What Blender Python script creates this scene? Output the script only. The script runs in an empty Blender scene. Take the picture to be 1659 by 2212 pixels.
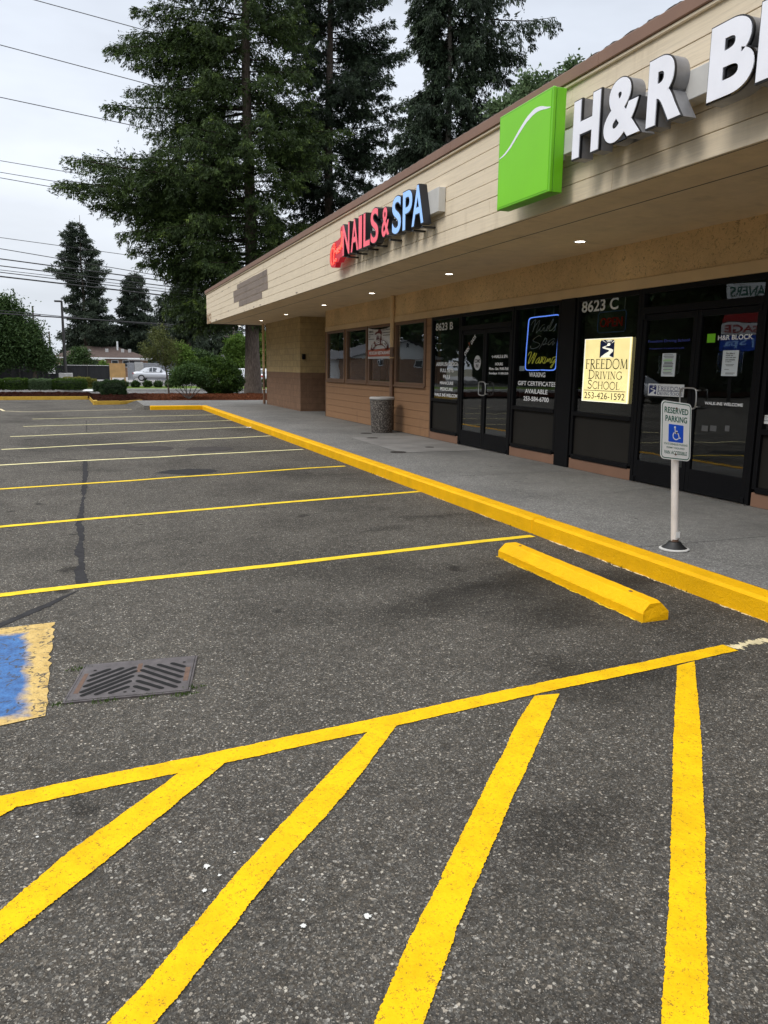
import bpy, math, random
import numpy as np
from math import sin, cos, radians, pi, sqrt
from mathutils import Matrix, Vector

random.seed(7)
SC = bpy.context.scene
COL = SC.collection

# ------------------------------------------------------------------ camera
CAMH, FOC = 1.57, 1660.0                   # eye height; focal length in units of a 1659 x 2212 frame
YAW, PITCH, ROLL = 21.148473, 10.584084, 0.012
_y, _p = radians(YAW), radians(PITCH)
_f = np.array([sin(_y)*cos(_p), cos(_y)*cos(_p), -sin(_p)])
_r0 = np.array([cos(_y), -sin(_y), 0.0]); _u0 = np.cross(_r0, _f)
_r = _r0*cos(ROLL)+_u0*sin(ROLL); _u = -_r0*sin(ROLL)+_u0*cos(ROLL)
cd = bpy.data.cameras.new("camera"); cam = bpy.data.objects.new("camera", cd); COL.objects.link(cam)
cd.sensor_fit = 'VERTICAL'; cd.sensor_height = 36.0; cd.sensor_width = 27.0; cd.lens = FOC/2212*36
cd.clip_start = 0.05; cd.clip_end = 3000
cam.matrix_world = Matrix(((_r[0], _u[0], -_f[0], 0), (_r[1], _u[1], -_f[1], 0), (_r[2], _u[2], -_f[2], CAMH), (0, 0, 0, 1)))
SC.camera = cam

# ------------------------------------------------------------------ world, sun, exposure
SUN_EL, SUN_AZ = radians(46), radians(-104)     # azimuth from +Y clockwise
w = bpy.data.worlds.new("World"); SC.world = w; w.use_nodes = True
nt = w.node_tree; nt.nodes.clear()
def wn(t, **k):
    n = nt.nodes.new(t)
    for a, b in k.items(): setattr(n, a, b)
    return n
sky = wn('ShaderNodeTexSky', sky_type='NISHITA', sun_disc=False, sun_elevation=SUN_EL, sun_rotation=SUN_AZ, dust_density=3.0)
tc = wn('ShaderNodeTexCoord'); sep = wn('ShaderNodeSeparateXYZ')
nt.links.new(tc.outputs['Generated'], sep.inputs[0])
rp = wn('ShaderNodeValToRGB'); e = rp.color_ramp.elements
e[0].position = 0.0; e[0].color = (.290, .310, .338, 1)
e[1].position = 1.0; e[1].color = (.80, .82, .87, 1)
m_ = e.new(.16); m_.color = (.300, .318, .345, 1)
m_ = e.new(.40); m_.color = (.270, .292, .330, 1)
m_ = e.new(.62); m_.color = (.52, .54, .58, 1)
nt.links.new(sep.outputs['Z'], rp.inputs[0])
mp = wn('ShaderNodeMapping'); mp.inputs['Scale'].default_value = (1, 1, 3.2)
nz = wn('ShaderNodeTexNoise'); nz.inputs['Scale'].default_value = 2.3; nz.inputs['Detail'].default_value = 5; nz.inputs['Roughness'].default_value = .5
nt.links.new(tc.outputs['Generated'], mp.inputs[0]); nt.links.new(mp.outputs[0], nz.inputs['Vector'])
mr = wn('ShaderNodeMapRange'); mr.inputs[1].default_value = .3; mr.inputs[2].default_value = .7; mr.inputs[3].default_value = .78; mr.inputs[4].default_value = 1.16
nt.links.new(nz.outputs[0], mr.inputs[0])
vm = wn('ShaderNodeVectorMath', operation='SCALE'); nt.links.new(rp.outputs[0], vm.inputs[0]); nt.links.new(mr.outputs[0], vm.inputs['Scale'])
vs = wn('ShaderNodeVectorMath', operation='SCALE'); vs.inputs['Scale'].default_value = 30.0; nt.links.new(vm.outputs[0], vs.inputs[0])
mx = wn('ShaderNodeMixRGB'); mx.inputs[0].default_value = .95
nt.links.new(sky.outputs[0], mx.inputs[1]); nt.links.new(vs.outputs[0], mx.inputs[2])
bg = wn('ShaderNodeBackground'); bg.inputs['Strength'].default_value = .10
nt.links.new(mx.outputs[0], bg.inputs['Color'])
wo = wn('ShaderNodeOutputWorld'); nt.links.new(bg.outputs[0], wo.inputs[0])
sd = bpy.data.lights.new("sun", 'SUN'); sun = bpy.data.objects.new("sun", sd); COL.objects.link(sun)
sd.energy = 1.5; sd.angle = radians(22); sd.color = (1, .96, .9)
sdir = Vector((sin(SUN_AZ)*cos(SUN_EL), cos(SUN_AZ)*cos(SUN_EL), sin(SUN_EL)))
sun.rotation_euler = sdir.to_track_quat('Z', 'Y').to_euler()
SC.view_settings.view_transform = 'Standard'; SC.view_settings.look = 'None'; SC.view_settings.exposure = 0.0; SC.view_settings.gamma = 1
SC.cycles.max_bounces = 6; SC.cycles.transparent_max_bounces = 12; SC.cycles.caustics_reflective = False; SC.cycles.caustics_refractive = False

# ------------------------------------------------------------------ measuring: picture points -> points on real planes
def ray(p): return _f*FOC + _r*(p[0]-829.5) - _u*(p[1]-1106)
def onz(p, z=0.0): d = ray(p); t = (z-CAMH)/d[2]; return np.array([t*d[0], t*d[1], z])
def onx(p, X): d = ray(p); t = X/d[0]; return np.array([X, t*d[1], CAMH+t*d[2]])
def ony(p, Y): d = ray(p); t = Y/d[1]; return np.array([t*d[0], Y, CAMH+t*d[2]])
CR = {1:(0,414.8,.3646),2:(432,388.8,.3646),3:(907.3,561.6,.2344),4:(1209.7,561.6,.2708),5:(950.5,0,.4271),7:(0,829.5,.5208),8:(993.7,1080.1,.4010),
 'a':(0,820.9,.2083),'b':(0,1296.1,.3646),'c':(345.6,777.7,.3646),'d':(0,604.9,.2083),'e':(259.2,604.9,.2083),
 's':(691.3,371.6,.16667),'n':(1114.7,665.3,.09764),'p':(1252.9,708.5,.07815),'w':(440.7,596.2,.09896),'m':(777.7,691.3,.10417),
 't':(0,0,.7292),'u':(777.7,51.8,.2604),'g':(0,1685,.5208),'h':(864.1,1555.4,.4792),'D':(0,0,1)}
def P(k, x, y): a, b, s = CR[k]; return (a+x*s, b+y*s)

# ------------------------------------------------------------------ materials
MATS = {}
class NM:
    def __init__(s, name):
        s.m = bpy.data.materials.new(name); s.m.use_nodes = True; s.nt = s.m.node_tree; s.nt.nodes.clear()
        s.o = s.n('ShaderNodeOutputMaterial'); s.b = s.n('ShaderNodeBsdfPrincipled'); s.l(s.b.outputs[0], s.o.inputs[0])
        s.tc = s.n('ShaderNodeTexCoord'); s.co = s.tc.outputs['Object']; MATS[name] = s.m
    def n(s, t, **k):
        n = s.nt.nodes.new(t)
        for a, b in k.items(): setattr(n, a, b)
        return n
    def l(s, a, b): s.nt.links.new(a, b)
    def world(s):
        g = s.n('ShaderNodeNewGeometry'); s.co = g.outputs['Position']; return s
    def map(s, sc=(1,1,1), co=None, rot=(0,0,0)):
        m = s.n('ShaderNodeMapping'); m.inputs['Scale'].default_value = sc; m.inputs['Rotation'].default_value = rot; s.l(co or s.co, m.inputs[0]); return m.outputs[0]
    def noise(s, sc, det=4, rough=.55, co=None, dist=0):
        n = s.n('ShaderNodeTexNoise'); n.inputs['Scale'].default_value = sc; n.inputs['Detail'].default_value = det; n.inputs['Roughness'].default_value = rough; n.inputs['Distortion'].default_value = dist
        s.l(co or s.co, n.inputs['Vector']); return n.outputs[0]
    def vor(s, sc, feat='F1', co=None, out='Color', rnd=1.0):
        n = s.n('ShaderNodeTexVoronoi', feature=feat); n.inputs['Scale'].default_value = sc; n.inputs['Randomness'].default_value = rnd; s.l(co or s.co, n.inputs['Vector']); return n.outputs[out]
    def ramp(s, fac, stops, interp='LINEAR'):
        r = s.n('ShaderNodeValToRGB'); r.color_ramp.interpolation = interp; el = r.color_ramp.elements
        while len(el) > 1: el.remove(el[-1])
        for i, (p, c) in enumerate(stops):
            q = el[0] if i == 0 else el.new(p)
            q.position = p; q.color = (c, c, c, 1) if not isinstance(c, tuple) else (*c, 1)
        s.l(fac, r.inputs[0]); return r.outputs[0]
    def mix(s, fac, a, b, mode='MIX'):
        m = s.n('ShaderNodeMixRGB', blend_type=mode)
        for i, v in ((0, fac), (1, a), (2, b)):
            if isinstance(v, (int, float)): m.inputs[i].default_value = v if i == 0 else (v, v, v, 1)
            elif isinstance(v, tuple): m.inputs[i].default_value = (*v, 1)
            else: s.l(v, m.inputs[i])
        return m.outputs[0]
    def math(s, op, a, b=0.0, c=None):
        m = s.n('ShaderNodeMath', operation=op)
        for i, v in enumerate((a, b) if c is None else (a, b, c)):
            if isinstance(v, (int, float)): m.inputs[i].default_value = v
            else: s.l(v, m.inputs[i])
        return m.outputs[0]
    def bump(s, h, strength=.3, dist=.01, prev=None):
        b = s.n('ShaderNodeBump'); b.inputs['Strength'].default_value = strength; b.inputs['Distance'].default_value = dist; s.l(h, b.inputs['Height'])
        if prev: s.l(prev, b.inputs['Normal'])
        s.l(b.outputs[0], s.b.inputs['Normal']); return b.outputs[0]
    def col(s, c): 
        if isinstance(c, tuple): s.b.inputs['Base Color'].default_value = (*c, 1)
        else: s.l(c, s.b.inputs['Base Color'])
        return s
    def rough(s, v): 
        if isinstance(v, (int, float)): s.b.inputs['Roughness'].default_value = v
        else: s.l(v, s.b.inputs['Roughness'])
        return s

def simple(name, c, rough=.6, metal=0, var=.12, sc=6, bump=0, spec=.5):
    q = NM(name); q.b.inputs['Metallic'].default_value = metal; q.rough(rough); q.b.inputs['Specular IOR Level'].default_value = spec
    v = q.noise(sc, 5)
    f = q.ramp(v, [(.3, 1-var), (.7, 1+var*.6)])
    q.col(q.mix(1.0, c, f, 'MULTIPLY'))
    if bump: q.bump(q.noise(sc*12, 3), bump, .005)
    return q.m
def emit(name, c, strength, rough=.4):
    q = NM(name); q.col(tuple(min(1, x) for x in c)); q.b.inputs['Emission Color'].default_value = (*c, 1); q.b.inputs['Emission Strength'].default_value = strength; q.rough(rough); return q.m

# asphalt: aggregate at stone scale, wear and old stains at car scale
def asphalt(name, base=1.0, tint=(1, .985, .96)):
    q = NM(name).world()
    a = q.vor(125); b = q.vor(280); cr = q.vor(60)
    sa = q.n('ShaderNodeSeparateColor'); q.l(a, sa.inputs[0]); sb = q.n('ShaderNodeSeparateColor'); q.l(b, sb.inputs[0]); sc_ = q.n('ShaderNodeSeparateColor'); q.l(cr, sc_.inputs[0])
    ra = q.ramp(sa.outputs[0], [(0, .028), (.5, .052), (.82, .078), (.93, .14), (.975, .27), (1, .50)])
    rb = q.ramp(sb.outputs[1], [(0, .024), (.5, .050), (.84, .080), (.94, .16), (1, .40)])
    cc = q.mix(.5, ra, rb)
    hue = q.mix(q.ramp(sa.outputs[2], [(.2, 0.0), (.9, .55)]), (1, 1, 1), (1.12, .98, .82))
    cc = q.mix(1, cc, hue, 'MULTIPLY')
    pale = q.ramp(sc_.outputs[2], [(.975, 0.0), (.99, 1.0)])
    d0 = q.vor(60, out='Distance'); msk = q.ramp(d0, [(.22, 1.0), (.3, 0.0)])
    cc = q.mix(q.math('MULTIPLY', q.math('MULTIPLY', pale, msk), .8), cc, (.42, .41, .39))
    big = q.noise(.33, 4, .6, dist=.4); mid = q.noise(1.9, 5, .62)
    f = q.ramp(big, [(.36, .66), (.48, .93), (.66, 1.08)])
    g = q.ramp(mid, [(.3, .82), (.5, 1.0), (.72, 1.08)])
    sm = q.noise(13, 4, .7); h = q.ramp(sm, [(.28, .7), (.5, 1.0), (.75, 1.18)])
    cc = q.mix(1, cc, f, 'MULTIPLY'); cc = q.mix(1, cc, g, 'MULTIPLY'); cc = q.mix(1, cc, h, 'MULTIPLY')
    if name == 'asphalt':
        wob = q.n('ShaderNodeTexNoise'); wob.inputs['Scale'].default_value = 1.4; wob.inputs['Detail'].default_value = 5; q.l(q.co, wob.inputs['Vector'])
        wv_ = q.n('ShaderNodeVectorMath', operation='SCALE'); wv_.inputs['Scale'].default_value = 1.3; q.l(wob.outputs['Color'], wv_.inputs[0]); cw_ = q.n('ShaderNodeVectorMath', operation='ADD'); q.l(q.co, cw_.inputs[0]); q.l(wv_.outputs[0], cw_.inputs[1])
        for (px, py, rx, ry, k) in ((1010, 1290, .55, .22, .40), (760, 1230, .5, .3, .25), (1290, 1255, .8, .22, .45), (950, 1118, .35, .12, .40), (820, 1142, .3, .10, .3), (1350, 1470, .35, .3, .42), (1190, 1330, .4, .2, .42), (620, 1330, .4, .25, .22), (1240, 1790, .14, .12, .3), (1080, 1120, .5, .25, .3), (700, 1025, .8, .3, .3), (860, 1035, .6, .3, .3)):
            c_ = onz((px, py)); sb_ = q.n('ShaderNodeVectorMath', operation='SUBTRACT'); q.l(cw_.outputs[0], sb_.inputs[0]); sb_.inputs[1].default_value = (c_[0]+.65, c_[1]+.65, .65)
            ml_ = q.n('ShaderNodeVectorMath', operation='MULTIPLY'); q.l(sb_.outputs[0], ml_.inputs[0]); ml_.inputs[1].default_value = (1/rx, 1/ry, 0)
            ln = q.n('ShaderNodeVectorMath', operation='LENGTH'); q.l(ml_.outputs[0], ln.inputs[0])
            cc = q.mix(1, cc, q.ramp(q.math('MULTIPLY', ln.outputs['Value'], .4), [(.15, 1-k), (.75, 1.0)], 'EASE'), 'MULTIPLY')
    # oil drips
    oil = q.ramp(q.noise(3.1, 2, .4), [(.245, .45), (.30, 1.0)])
    cc = q.mix(1, cc, oil, 'MULTIPLY')
    cc = q.mix(1, cc, tuple(1.0*base*t for t in tint), 'MULTIPLY')
    q.col(cc).rough(.85); q.b.inputs['Specular IOR Level'].default_value = .12
    hh = q.mix(.5, q.vor(125, out='Distance'), q.vor(280, out='Distance'))
    q.bump(hh, .8, .006)
    return q.m
asphalt('asphalt', 1.36, (1.02, .965, .85)); asphalt('road_asphalt', 2.3, (1, 1, 1))
simple('tar', (.040, .039, .040), .9, var=.3, sc=14, bump=.4, spec=.05)
def paint(name, c, wear=.30, dirt=.8, crack=True):
    q = NM(name).world()
    n1 = q.noise(7, 5, .6); n2 = q.noise(60, 3, .7); n3 = q.noise(240, 2, .6)
    f = q.ramp(n1, [(.3, dirt), (.6, 1.04)])
    cc = q.mix(1, c, f, 'MULTIPLY')
    hole = q.ramp(q.math('ADD', q.math('MULTIPLY', n2, .62), q.math('MULTIPLY', n3, .38)), [(wear-.03, 1.0), (wear+.03, 0.0)])
    cc = q.mix(q.math('MULTIPLY', hole, .75), cc, (.17, .10, .02))
    q.col(cc).rough(.75); q.b.inputs['Specular IOR Level'].default_value = .12
    q.bump(q.mix(.5, q.vor(62, out='Distance'), n2), .5, .006)
    return q.m
paint('yellow_paint', (.80, .465, .004), .40)
paint('yellow_line_paint', (.80, .56, .03), .36)
paint('pale_line_paint', (.84, .76, .40), .37)  # paler yellow for the far lines
paint('cream_line_paint', (.72, .62, .38), .36, .75)
def kerb_paint(name, c, peel=.30):
    q = NM(name).world()
    n1 = q.noise(3, 5, .6); n2 = q.noise(26, 6, .7, dist=1.2); n3 = q.noise(150, 2, .6)
    cc = q.mix(1, c, q.ramp(n1, [(.3, .86), (.65, 1.04)]), 'MULTIPLY')
    hole = q.ramp(n2, [(peel-.02, 1.0), (peel+.02, 0.0)])
    cc = q.mix(q.math('MULTIPLY', hole, .6), cc, (.30, .13, .015))
    q.col(cc).rough(.6); q.b.inputs['Specular IOR Level'].default_value = .15
    b = q.bump(n2, .55, .02); q.bump(n3, .35, .004, b)
    return q.m
kerb_paint('kerb_yellow', (.88, .465, .003), .28); kerb_paint('old_kerb_yellow', (.60, .38, .06), .44); kerb_paint('stop_yellow', (.90, .475, .003), .27)
q = NM('concrete').world()
v = q.vor(110); sv = q.n('ShaderNodeSeparateColor'); q.l(v, sv.inputs[0])
fine = q.ramp(sv.outputs[0], [(0, .50), (.5, .92), (.84, 1.15), (1, 2.0)])
big = q.ramp(q.noise(.7, 5, .6), [(.3, .72), (.5, .98), (.75, 1.18)])
mid = q.ramp(q.noise(9, 4, .6), [(.3, .86), (.7, 1.1)])
# broom-smooth finish near the wall, exposed aggregate at the kerb side
sx = q.n('ShaderNodeSeparateXYZ'); q.l(q.co, sx.inputs[0])
band = q.ramp(q.math('ADD', sx.outputs[0], q.math('MULTIPLY', q.noise(.9, 3), .5)), [(.0, 1.0), (1, 1.0)])
near = q.n('ShaderNodeMapRange'); near.inputs[1].default_value = 5.2; near.inputs[2].default_value = 5.9; near.inputs[3].default_value = 0; near.inputs[4].default_value = .55
q.l(q.math('ADD', sx.outputs[0], q.math('MULTIPLY', q.noise(1.1, 3), .8)), near.inputs[0])
fine = q.mix(near.outputs[0], fine, (1, 1, 1))
cc = q.mix(1, (.185, .180, .166), fine, 'MULTIPLY'); cc = q.mix(1, cc, big, 'MULTIPLY'); cc = q.mix(1, cc, mid, 'MULTIPLY')
q.col(cc).rough(.85); q.bump(q.noise(120, 3), .35, .006)
simple('pale_concrete', (.42, .41, .39), .85, var=.2, sc=3, bump=.3)
simple('smooth_concrete', (.24, .23, .215), .8, var=.25, sc=2.2, bump=.15)
simple('dark_joint', (.03, .03, .03), .9)
simple('aggregate_gap', (.06, .055, .05), .9, var=.4, sc=30, bump=.5)

# painted board siding, with streaks and hairline seams
def board(name, c, stain=(.30, .22, .14), amt=.35, grain=.5):
    q = NM(name).world()
    gr = q.noise(3.0, 6, .7, co=q.map((1, .7, 22)))
    st = q.noise(2.2, 5, .65, co=q.map((1, 3.0, .6)))
    sp = q.noise(1.1, 4, .6)
    cc = q.mix(1, c, q.ramp(gr, [(.25, 1-.16*grain*2), (.6, 1.02)]), 'MULTIPLY')
    cc = q.mix(q.math('MULTIPLY', q.ramp(q.math('MULTIPLY', st, sp), [(.28, 0.0), (.5, 1.0)]), amt), cc, stain)
    if name == 'cream_board':     # darker streaks in bands below the sign letters, fading downward
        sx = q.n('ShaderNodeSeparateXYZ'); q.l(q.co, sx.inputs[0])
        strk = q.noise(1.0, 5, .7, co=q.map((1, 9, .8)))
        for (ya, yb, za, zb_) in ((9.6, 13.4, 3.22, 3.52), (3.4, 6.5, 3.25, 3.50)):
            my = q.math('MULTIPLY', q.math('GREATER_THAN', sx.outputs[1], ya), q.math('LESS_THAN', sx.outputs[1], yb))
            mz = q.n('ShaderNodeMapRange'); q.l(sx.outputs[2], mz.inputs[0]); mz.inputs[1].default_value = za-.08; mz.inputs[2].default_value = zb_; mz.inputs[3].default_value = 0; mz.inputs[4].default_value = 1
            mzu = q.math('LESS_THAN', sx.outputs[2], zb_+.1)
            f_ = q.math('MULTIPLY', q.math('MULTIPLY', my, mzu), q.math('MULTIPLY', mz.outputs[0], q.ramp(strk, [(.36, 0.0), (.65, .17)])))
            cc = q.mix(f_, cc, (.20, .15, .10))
    q.col(cc).rough(.7); q.b.inputs['Specular IOR Level'].default_value = .3
    q.bump(gr, .35, .006); return q.m
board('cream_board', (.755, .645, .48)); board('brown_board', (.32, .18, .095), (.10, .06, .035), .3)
board('bare_wood', (.26, .21, .175), (.07, .055, .05), .8, 1.2); board('soffit_board', (.78, .63, .43), (.2, .13, .08), .35)
simple('trim_brown', (.235, .130, .083), .5, var=.12, sc=2, bump=.05); simple('frame_brown', (.17, .095, .055), .5, var=.12, sc=3)
simple('tile_dark', (.075, .055, .045), .8, var=.35, sc=9, bump=.4)
q = NM('stucco').world()
cw = q.vor(26, 'DISTANCE_TO_EDGE', q.map((1, 1.2, 1)), 'Distance')
wv = q.noise(13, 5, .8, dist=2.2)
mk = q.ramp(wv, [(.405, 1.0), (.44, 0.0)])
cc = q.mix(q.math('MULTIPLY', mk, .6), (.76, .54, .28), (.17, .10, .05))
cc = q.mix(1, cc, q.ramp(q.noise(1.3, 4), [(.3, .82), (.7, 1.1)]), 'MULTIPLY')
q.col(cc).rough(.85); q.bump(wv, .6, .02)
simple('tan_trim', (.68, .49, .27), .7, var=.1, sc=2)
# split-face block with the two-tone paint
q = NM('block_wall').world()
sx = q.n('ShaderNodeSeparateXYZ'); q.l(q.co, sx.inputs[0])
cx = q.n('ShaderNodeCombineXYZ'); q.l(q.math('ADD', sx.outputs[0], sx.outputs[1]), cx.inputs[0]); q.l(sx.outputs[2], cx.inputs[1])
bt = q.n('ShaderNodeTexBrick'); q.l(cx.outputs[0], bt.inputs['Vector']); bt.inputs['Scale'].default_value = 1; bt.inputs['Brick Width'].default_value = .4; bt.inputs['Row Height'].default_value = .2; bt.inputs['Mortar Size'].default_value = .008
bt.inputs['Color1'].default_value = (1, 1, 1, 1); bt.inputs['Color2'].default_value = (.9, .9, .9, 1); bt.inputs['Mortar'].default_value = (.72, .72, .72, 1)
two = q.math('GREATER_THAN', sx.outputs[2], 1.40)
cc = q.mix(two, (.23, .13, .075), (.50, .365, .17)); cc = q.mix(1, cc, bt.outputs[0], 'MULTIPLY')
cc = q.mix(1, cc, q.ramp(q.noise(5, 5), [(.3, .8), (.7, 1.1)]), 'MULTIPLY')
q.col(cc).rough(.85); b_ = q.bump(q.noise(22, 5, .7), .8, .03); q.bump(bt.outputs[0], .5, .01, b_)
simple('black_frame', (.005, .005, .006), .5, var=.15, sc=3, spec=.15); simple('kick_panel', (.022, .020, .017), .6, var=.1, sc=3, spec=.15)
simple('sticker_grey', (.10, .10, .10), .7); simple('interior_wall', (.07, .07, .065), .9); simple('interior_dark', (.03, .03, .032), .8); simple('interior_floor', (.08, .08, .075), .6)
simple('white_vinyl', (.95, .95, .95), .5, var=.03); simple('grey_vinyl', (.68, .70, .69), .5, var=.05); simple('blue_vinyl', (.05, .07, .42), .5, var=.05)
simple('navy', (.012, .025, .14), .5, var=.05); simple('ink_black', (.01, .01, .01), .6); simple('dark_green_ink', (.005, .11, .065), .5, var=.03)
simple('sign_blue', (.012, .09, .62), .45, var=.04); simple('sign_white', (.80, .81, .80), .45, var=.05, sc=9); simple('paper', (.74, .80, .82), .7, var=.03)
simple('steel', (.55, .54, .52), .32, 1.0, .1); simple('galvanised', (.50, .50, .49), .5, .3, .15)
simple('letter_white', (.90, .91, .97), .4, var=.06, sc=3); simple('letter_grey', (.27, .27, .28), .45, .3, .25, 7)
simple('letter_black', (.012, .012, .014), .4, var=.2); simple('sign_green', (.21, .66, .008), .4, var=.05, sc=2); simple('sign_green_side', (.16, .54, .010), .45, var=.12, sc=3)
simple('raceway_grey', (.58, .57, .54), .5, var=.15, sc=4)
def lit(name, c, s, var=.15):
    q = NM(name); q.col(tuple(min(1, a) for a in c)); q.rough(.35)
    n = q.ramp(q.noise(5, 3), [(.3, 1-var), (.7, 1.0)])
    q.l(q.mix(1, c, n, 'MULTIPLY'), q.b.inputs['Emission Color']); q.b.inputs['Emission Strength'].default_value = s; return q.m
lit('letter_pink', (.80, .11, .15), .42); lit('letter_blue', (.30, .52, .92), .40); lit('sign_red', (.52, .006, .02), .30)
emit('neon_red', (1.0, .12, .08), 1.1); emit('neon_blue', (.13, .27, .95), 1.35); emit('neon_yellow', (.55, .52, .06), .28); simple('neon_off', (.40, .42, .40), .3)
lit('poster_lit', (.95, .80, .36), .95, .22); lit('poster_edge', (.95, .93, .78), .9)
emit('lamp_glow', (1, .93, .80), 9)
simple('terracotta', (.42, .10, .05), .6); simple('maroon', (.12, .02, .02), .6); simple('banner_white', (.62, .62, .62), .7, var=.08, sc=4)
q = NM('pebble').world(); a = q.vor(85); s_ = q.n('ShaderNodeSeparateColor'); q.l(a, s_.inputs[0])
q.col(q.ramp(s_.outputs[0], [(0, (.02, .018, .016)), (.5, (.06, .05, .042)), (.8, (.16, .14, .12)), (1, (.40, .36, .32))])).rough(.8); q.bump(q.vor(85, out='Distance'), .8, .01)
q = NM('cast_iron').world(); n = q.noise(18, 5, .6); q.col(q.ramp(n, [(.3, (.070, .060, .058)), (.6, (.115, .10, .098)), (.8, (.16, .14, .13))])).rough(.5); q.b.inputs['Metallic'].default_value = .35; q.bump(q.noise(160, 3), .3, .004)
simple('worn_iron', (.058, .052, .048), .85, var=.25, sc=8, bump=.3, spec=.1); simple('rust', (.13, .075, .05), .8, var=.3, sc=20, bump=.4); simple('black_rubber', (.012, .012, .012), .55, var=.2); simple('pit_black', (.004, .004, .004), 1)
simple('white_post', (.70, .66, .62), .5, var=.15, sc=5); simple('moss', (.05, .09, .012), .9, var=.4, sc=30)
simple('dropping', (.62, .62, .58), .7); simple('tissue', (.82, .82, .80), .8)
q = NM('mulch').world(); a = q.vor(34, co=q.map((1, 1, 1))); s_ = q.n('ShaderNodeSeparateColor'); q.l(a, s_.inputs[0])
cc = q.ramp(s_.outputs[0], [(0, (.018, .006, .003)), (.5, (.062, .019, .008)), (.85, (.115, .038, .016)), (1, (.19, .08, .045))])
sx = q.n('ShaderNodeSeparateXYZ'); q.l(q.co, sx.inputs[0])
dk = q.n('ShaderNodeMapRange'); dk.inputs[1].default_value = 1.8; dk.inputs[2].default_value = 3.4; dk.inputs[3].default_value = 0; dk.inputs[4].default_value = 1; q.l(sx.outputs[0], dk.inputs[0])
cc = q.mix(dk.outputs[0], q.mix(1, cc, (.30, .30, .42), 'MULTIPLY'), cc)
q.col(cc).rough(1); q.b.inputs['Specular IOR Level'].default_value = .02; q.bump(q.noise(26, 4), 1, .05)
simple('gravel', (.33, .32, .31), .9, var=.3, sc=5, bump=1); simple('dirt_ground', (.16, .15, .10), .95, var=.3, sc=.2)
simple('grass', (.10, .15, .03), .95, var=.3, sc=2, bump=1, spec=.05)
# bark and leaves
simple('dark_bark', (.035, .028, .022), .95, spec=.1)
q = NM('bark'); nn = q.noise(4, 6, .7, co=q.map((7, 7, 1.1))); q.col(q.ramp(nn, [(.3, (.035, .026, .02)), (.5, (.11, .085, .066)), (.7, (.21, .17, .14))])).rough(.95); q.bump(nn, 1, .06)
q = NM('grey_bark'); nn = q.noise(3, 5, .6, co=q.map((5, 5, 1.4))); q.col(q.ramp(nn, [(.3, (.10, .09, .08)), (.7, (.27, .25, .22))])).rough(.9)
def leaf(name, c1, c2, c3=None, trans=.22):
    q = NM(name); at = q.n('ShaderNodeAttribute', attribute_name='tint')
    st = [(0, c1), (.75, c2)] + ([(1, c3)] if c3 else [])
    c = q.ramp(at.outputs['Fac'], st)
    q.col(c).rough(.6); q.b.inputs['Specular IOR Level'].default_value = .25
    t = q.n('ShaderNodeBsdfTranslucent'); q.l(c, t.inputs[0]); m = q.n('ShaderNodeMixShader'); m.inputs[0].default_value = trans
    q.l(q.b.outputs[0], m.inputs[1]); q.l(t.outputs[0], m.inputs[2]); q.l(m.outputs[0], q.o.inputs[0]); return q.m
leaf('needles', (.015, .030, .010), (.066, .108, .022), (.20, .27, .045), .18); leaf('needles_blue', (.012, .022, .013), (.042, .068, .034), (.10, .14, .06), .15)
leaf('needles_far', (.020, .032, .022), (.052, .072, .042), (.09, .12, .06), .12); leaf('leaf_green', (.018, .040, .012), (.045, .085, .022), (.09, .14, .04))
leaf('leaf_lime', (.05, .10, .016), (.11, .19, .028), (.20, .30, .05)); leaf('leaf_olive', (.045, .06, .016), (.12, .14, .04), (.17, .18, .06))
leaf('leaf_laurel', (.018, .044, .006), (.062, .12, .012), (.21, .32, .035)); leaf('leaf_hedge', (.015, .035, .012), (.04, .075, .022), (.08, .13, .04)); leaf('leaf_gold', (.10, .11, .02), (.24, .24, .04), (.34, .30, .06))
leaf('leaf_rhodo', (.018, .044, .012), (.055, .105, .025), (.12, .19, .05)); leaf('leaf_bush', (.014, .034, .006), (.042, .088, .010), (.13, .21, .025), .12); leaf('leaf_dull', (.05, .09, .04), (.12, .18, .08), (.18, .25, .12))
q = NM('brick').world(); sx = q.n('ShaderNodeSeparateXYZ'); q.l(q.co, sx.inputs[0]); cx = q.n('ShaderNodeCombineXYZ'); q.l(q.math('ADD', sx.outputs[0], sx.outputs[1]), cx.inputs[0]); q.l(sx.outputs[2], cx.inputs[1])
bt = q.n('ShaderNodeTexBrick'); q.l(cx.outputs[0], bt.inputs['Vector']); bt.inputs['Brick Width'].default_value = .3; bt.inputs['Row Height'].default_value = .1; bt.inputs['Scale'].default_value = 1; bt.inputs['Mortar Size'].default_value = .012
bt.inputs['Color1'].default_value = (.30, .16, .09, 1); bt.inputs['Color2'].default_value = (.20, .10, .06, 1); bt.inputs['Mortar'].default_value = (.30, .25, .2, 1); q.col(bt.outputs[0]).rough(.9)
simple('shingle_brown', (.085, .058, .048), .9, var=.25, sc=3, bump=.4); simple('shingle_grey', (.07, .07, .075), .9, var=.2, sc=3); simple('shingle_red', (.22, .085, .05), .9, var=.2)
simple('white_wall', (.70, .72, .72), .7, var=.06); simple('house_dark', (.03, .03, .035), .5); simple('pane_dark', (.05, .06, .07), .1)
simple('mesh_black', (.012, .013, .015), .8, var=.2); simple('fence_grey', (.26, .27, .29), .7, var=.2); simple('plywood', (.62, .37, .16), .7, var=.2, sc=2.5)
simple('pole_wood', (.10, .085, .075), .9); simple('pole_dark', (.035, .033, .032), .5); simple('post_blue', (.03, .08, .22), .5); simple('bin_blue', (.02, .06, .35), .5)
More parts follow.
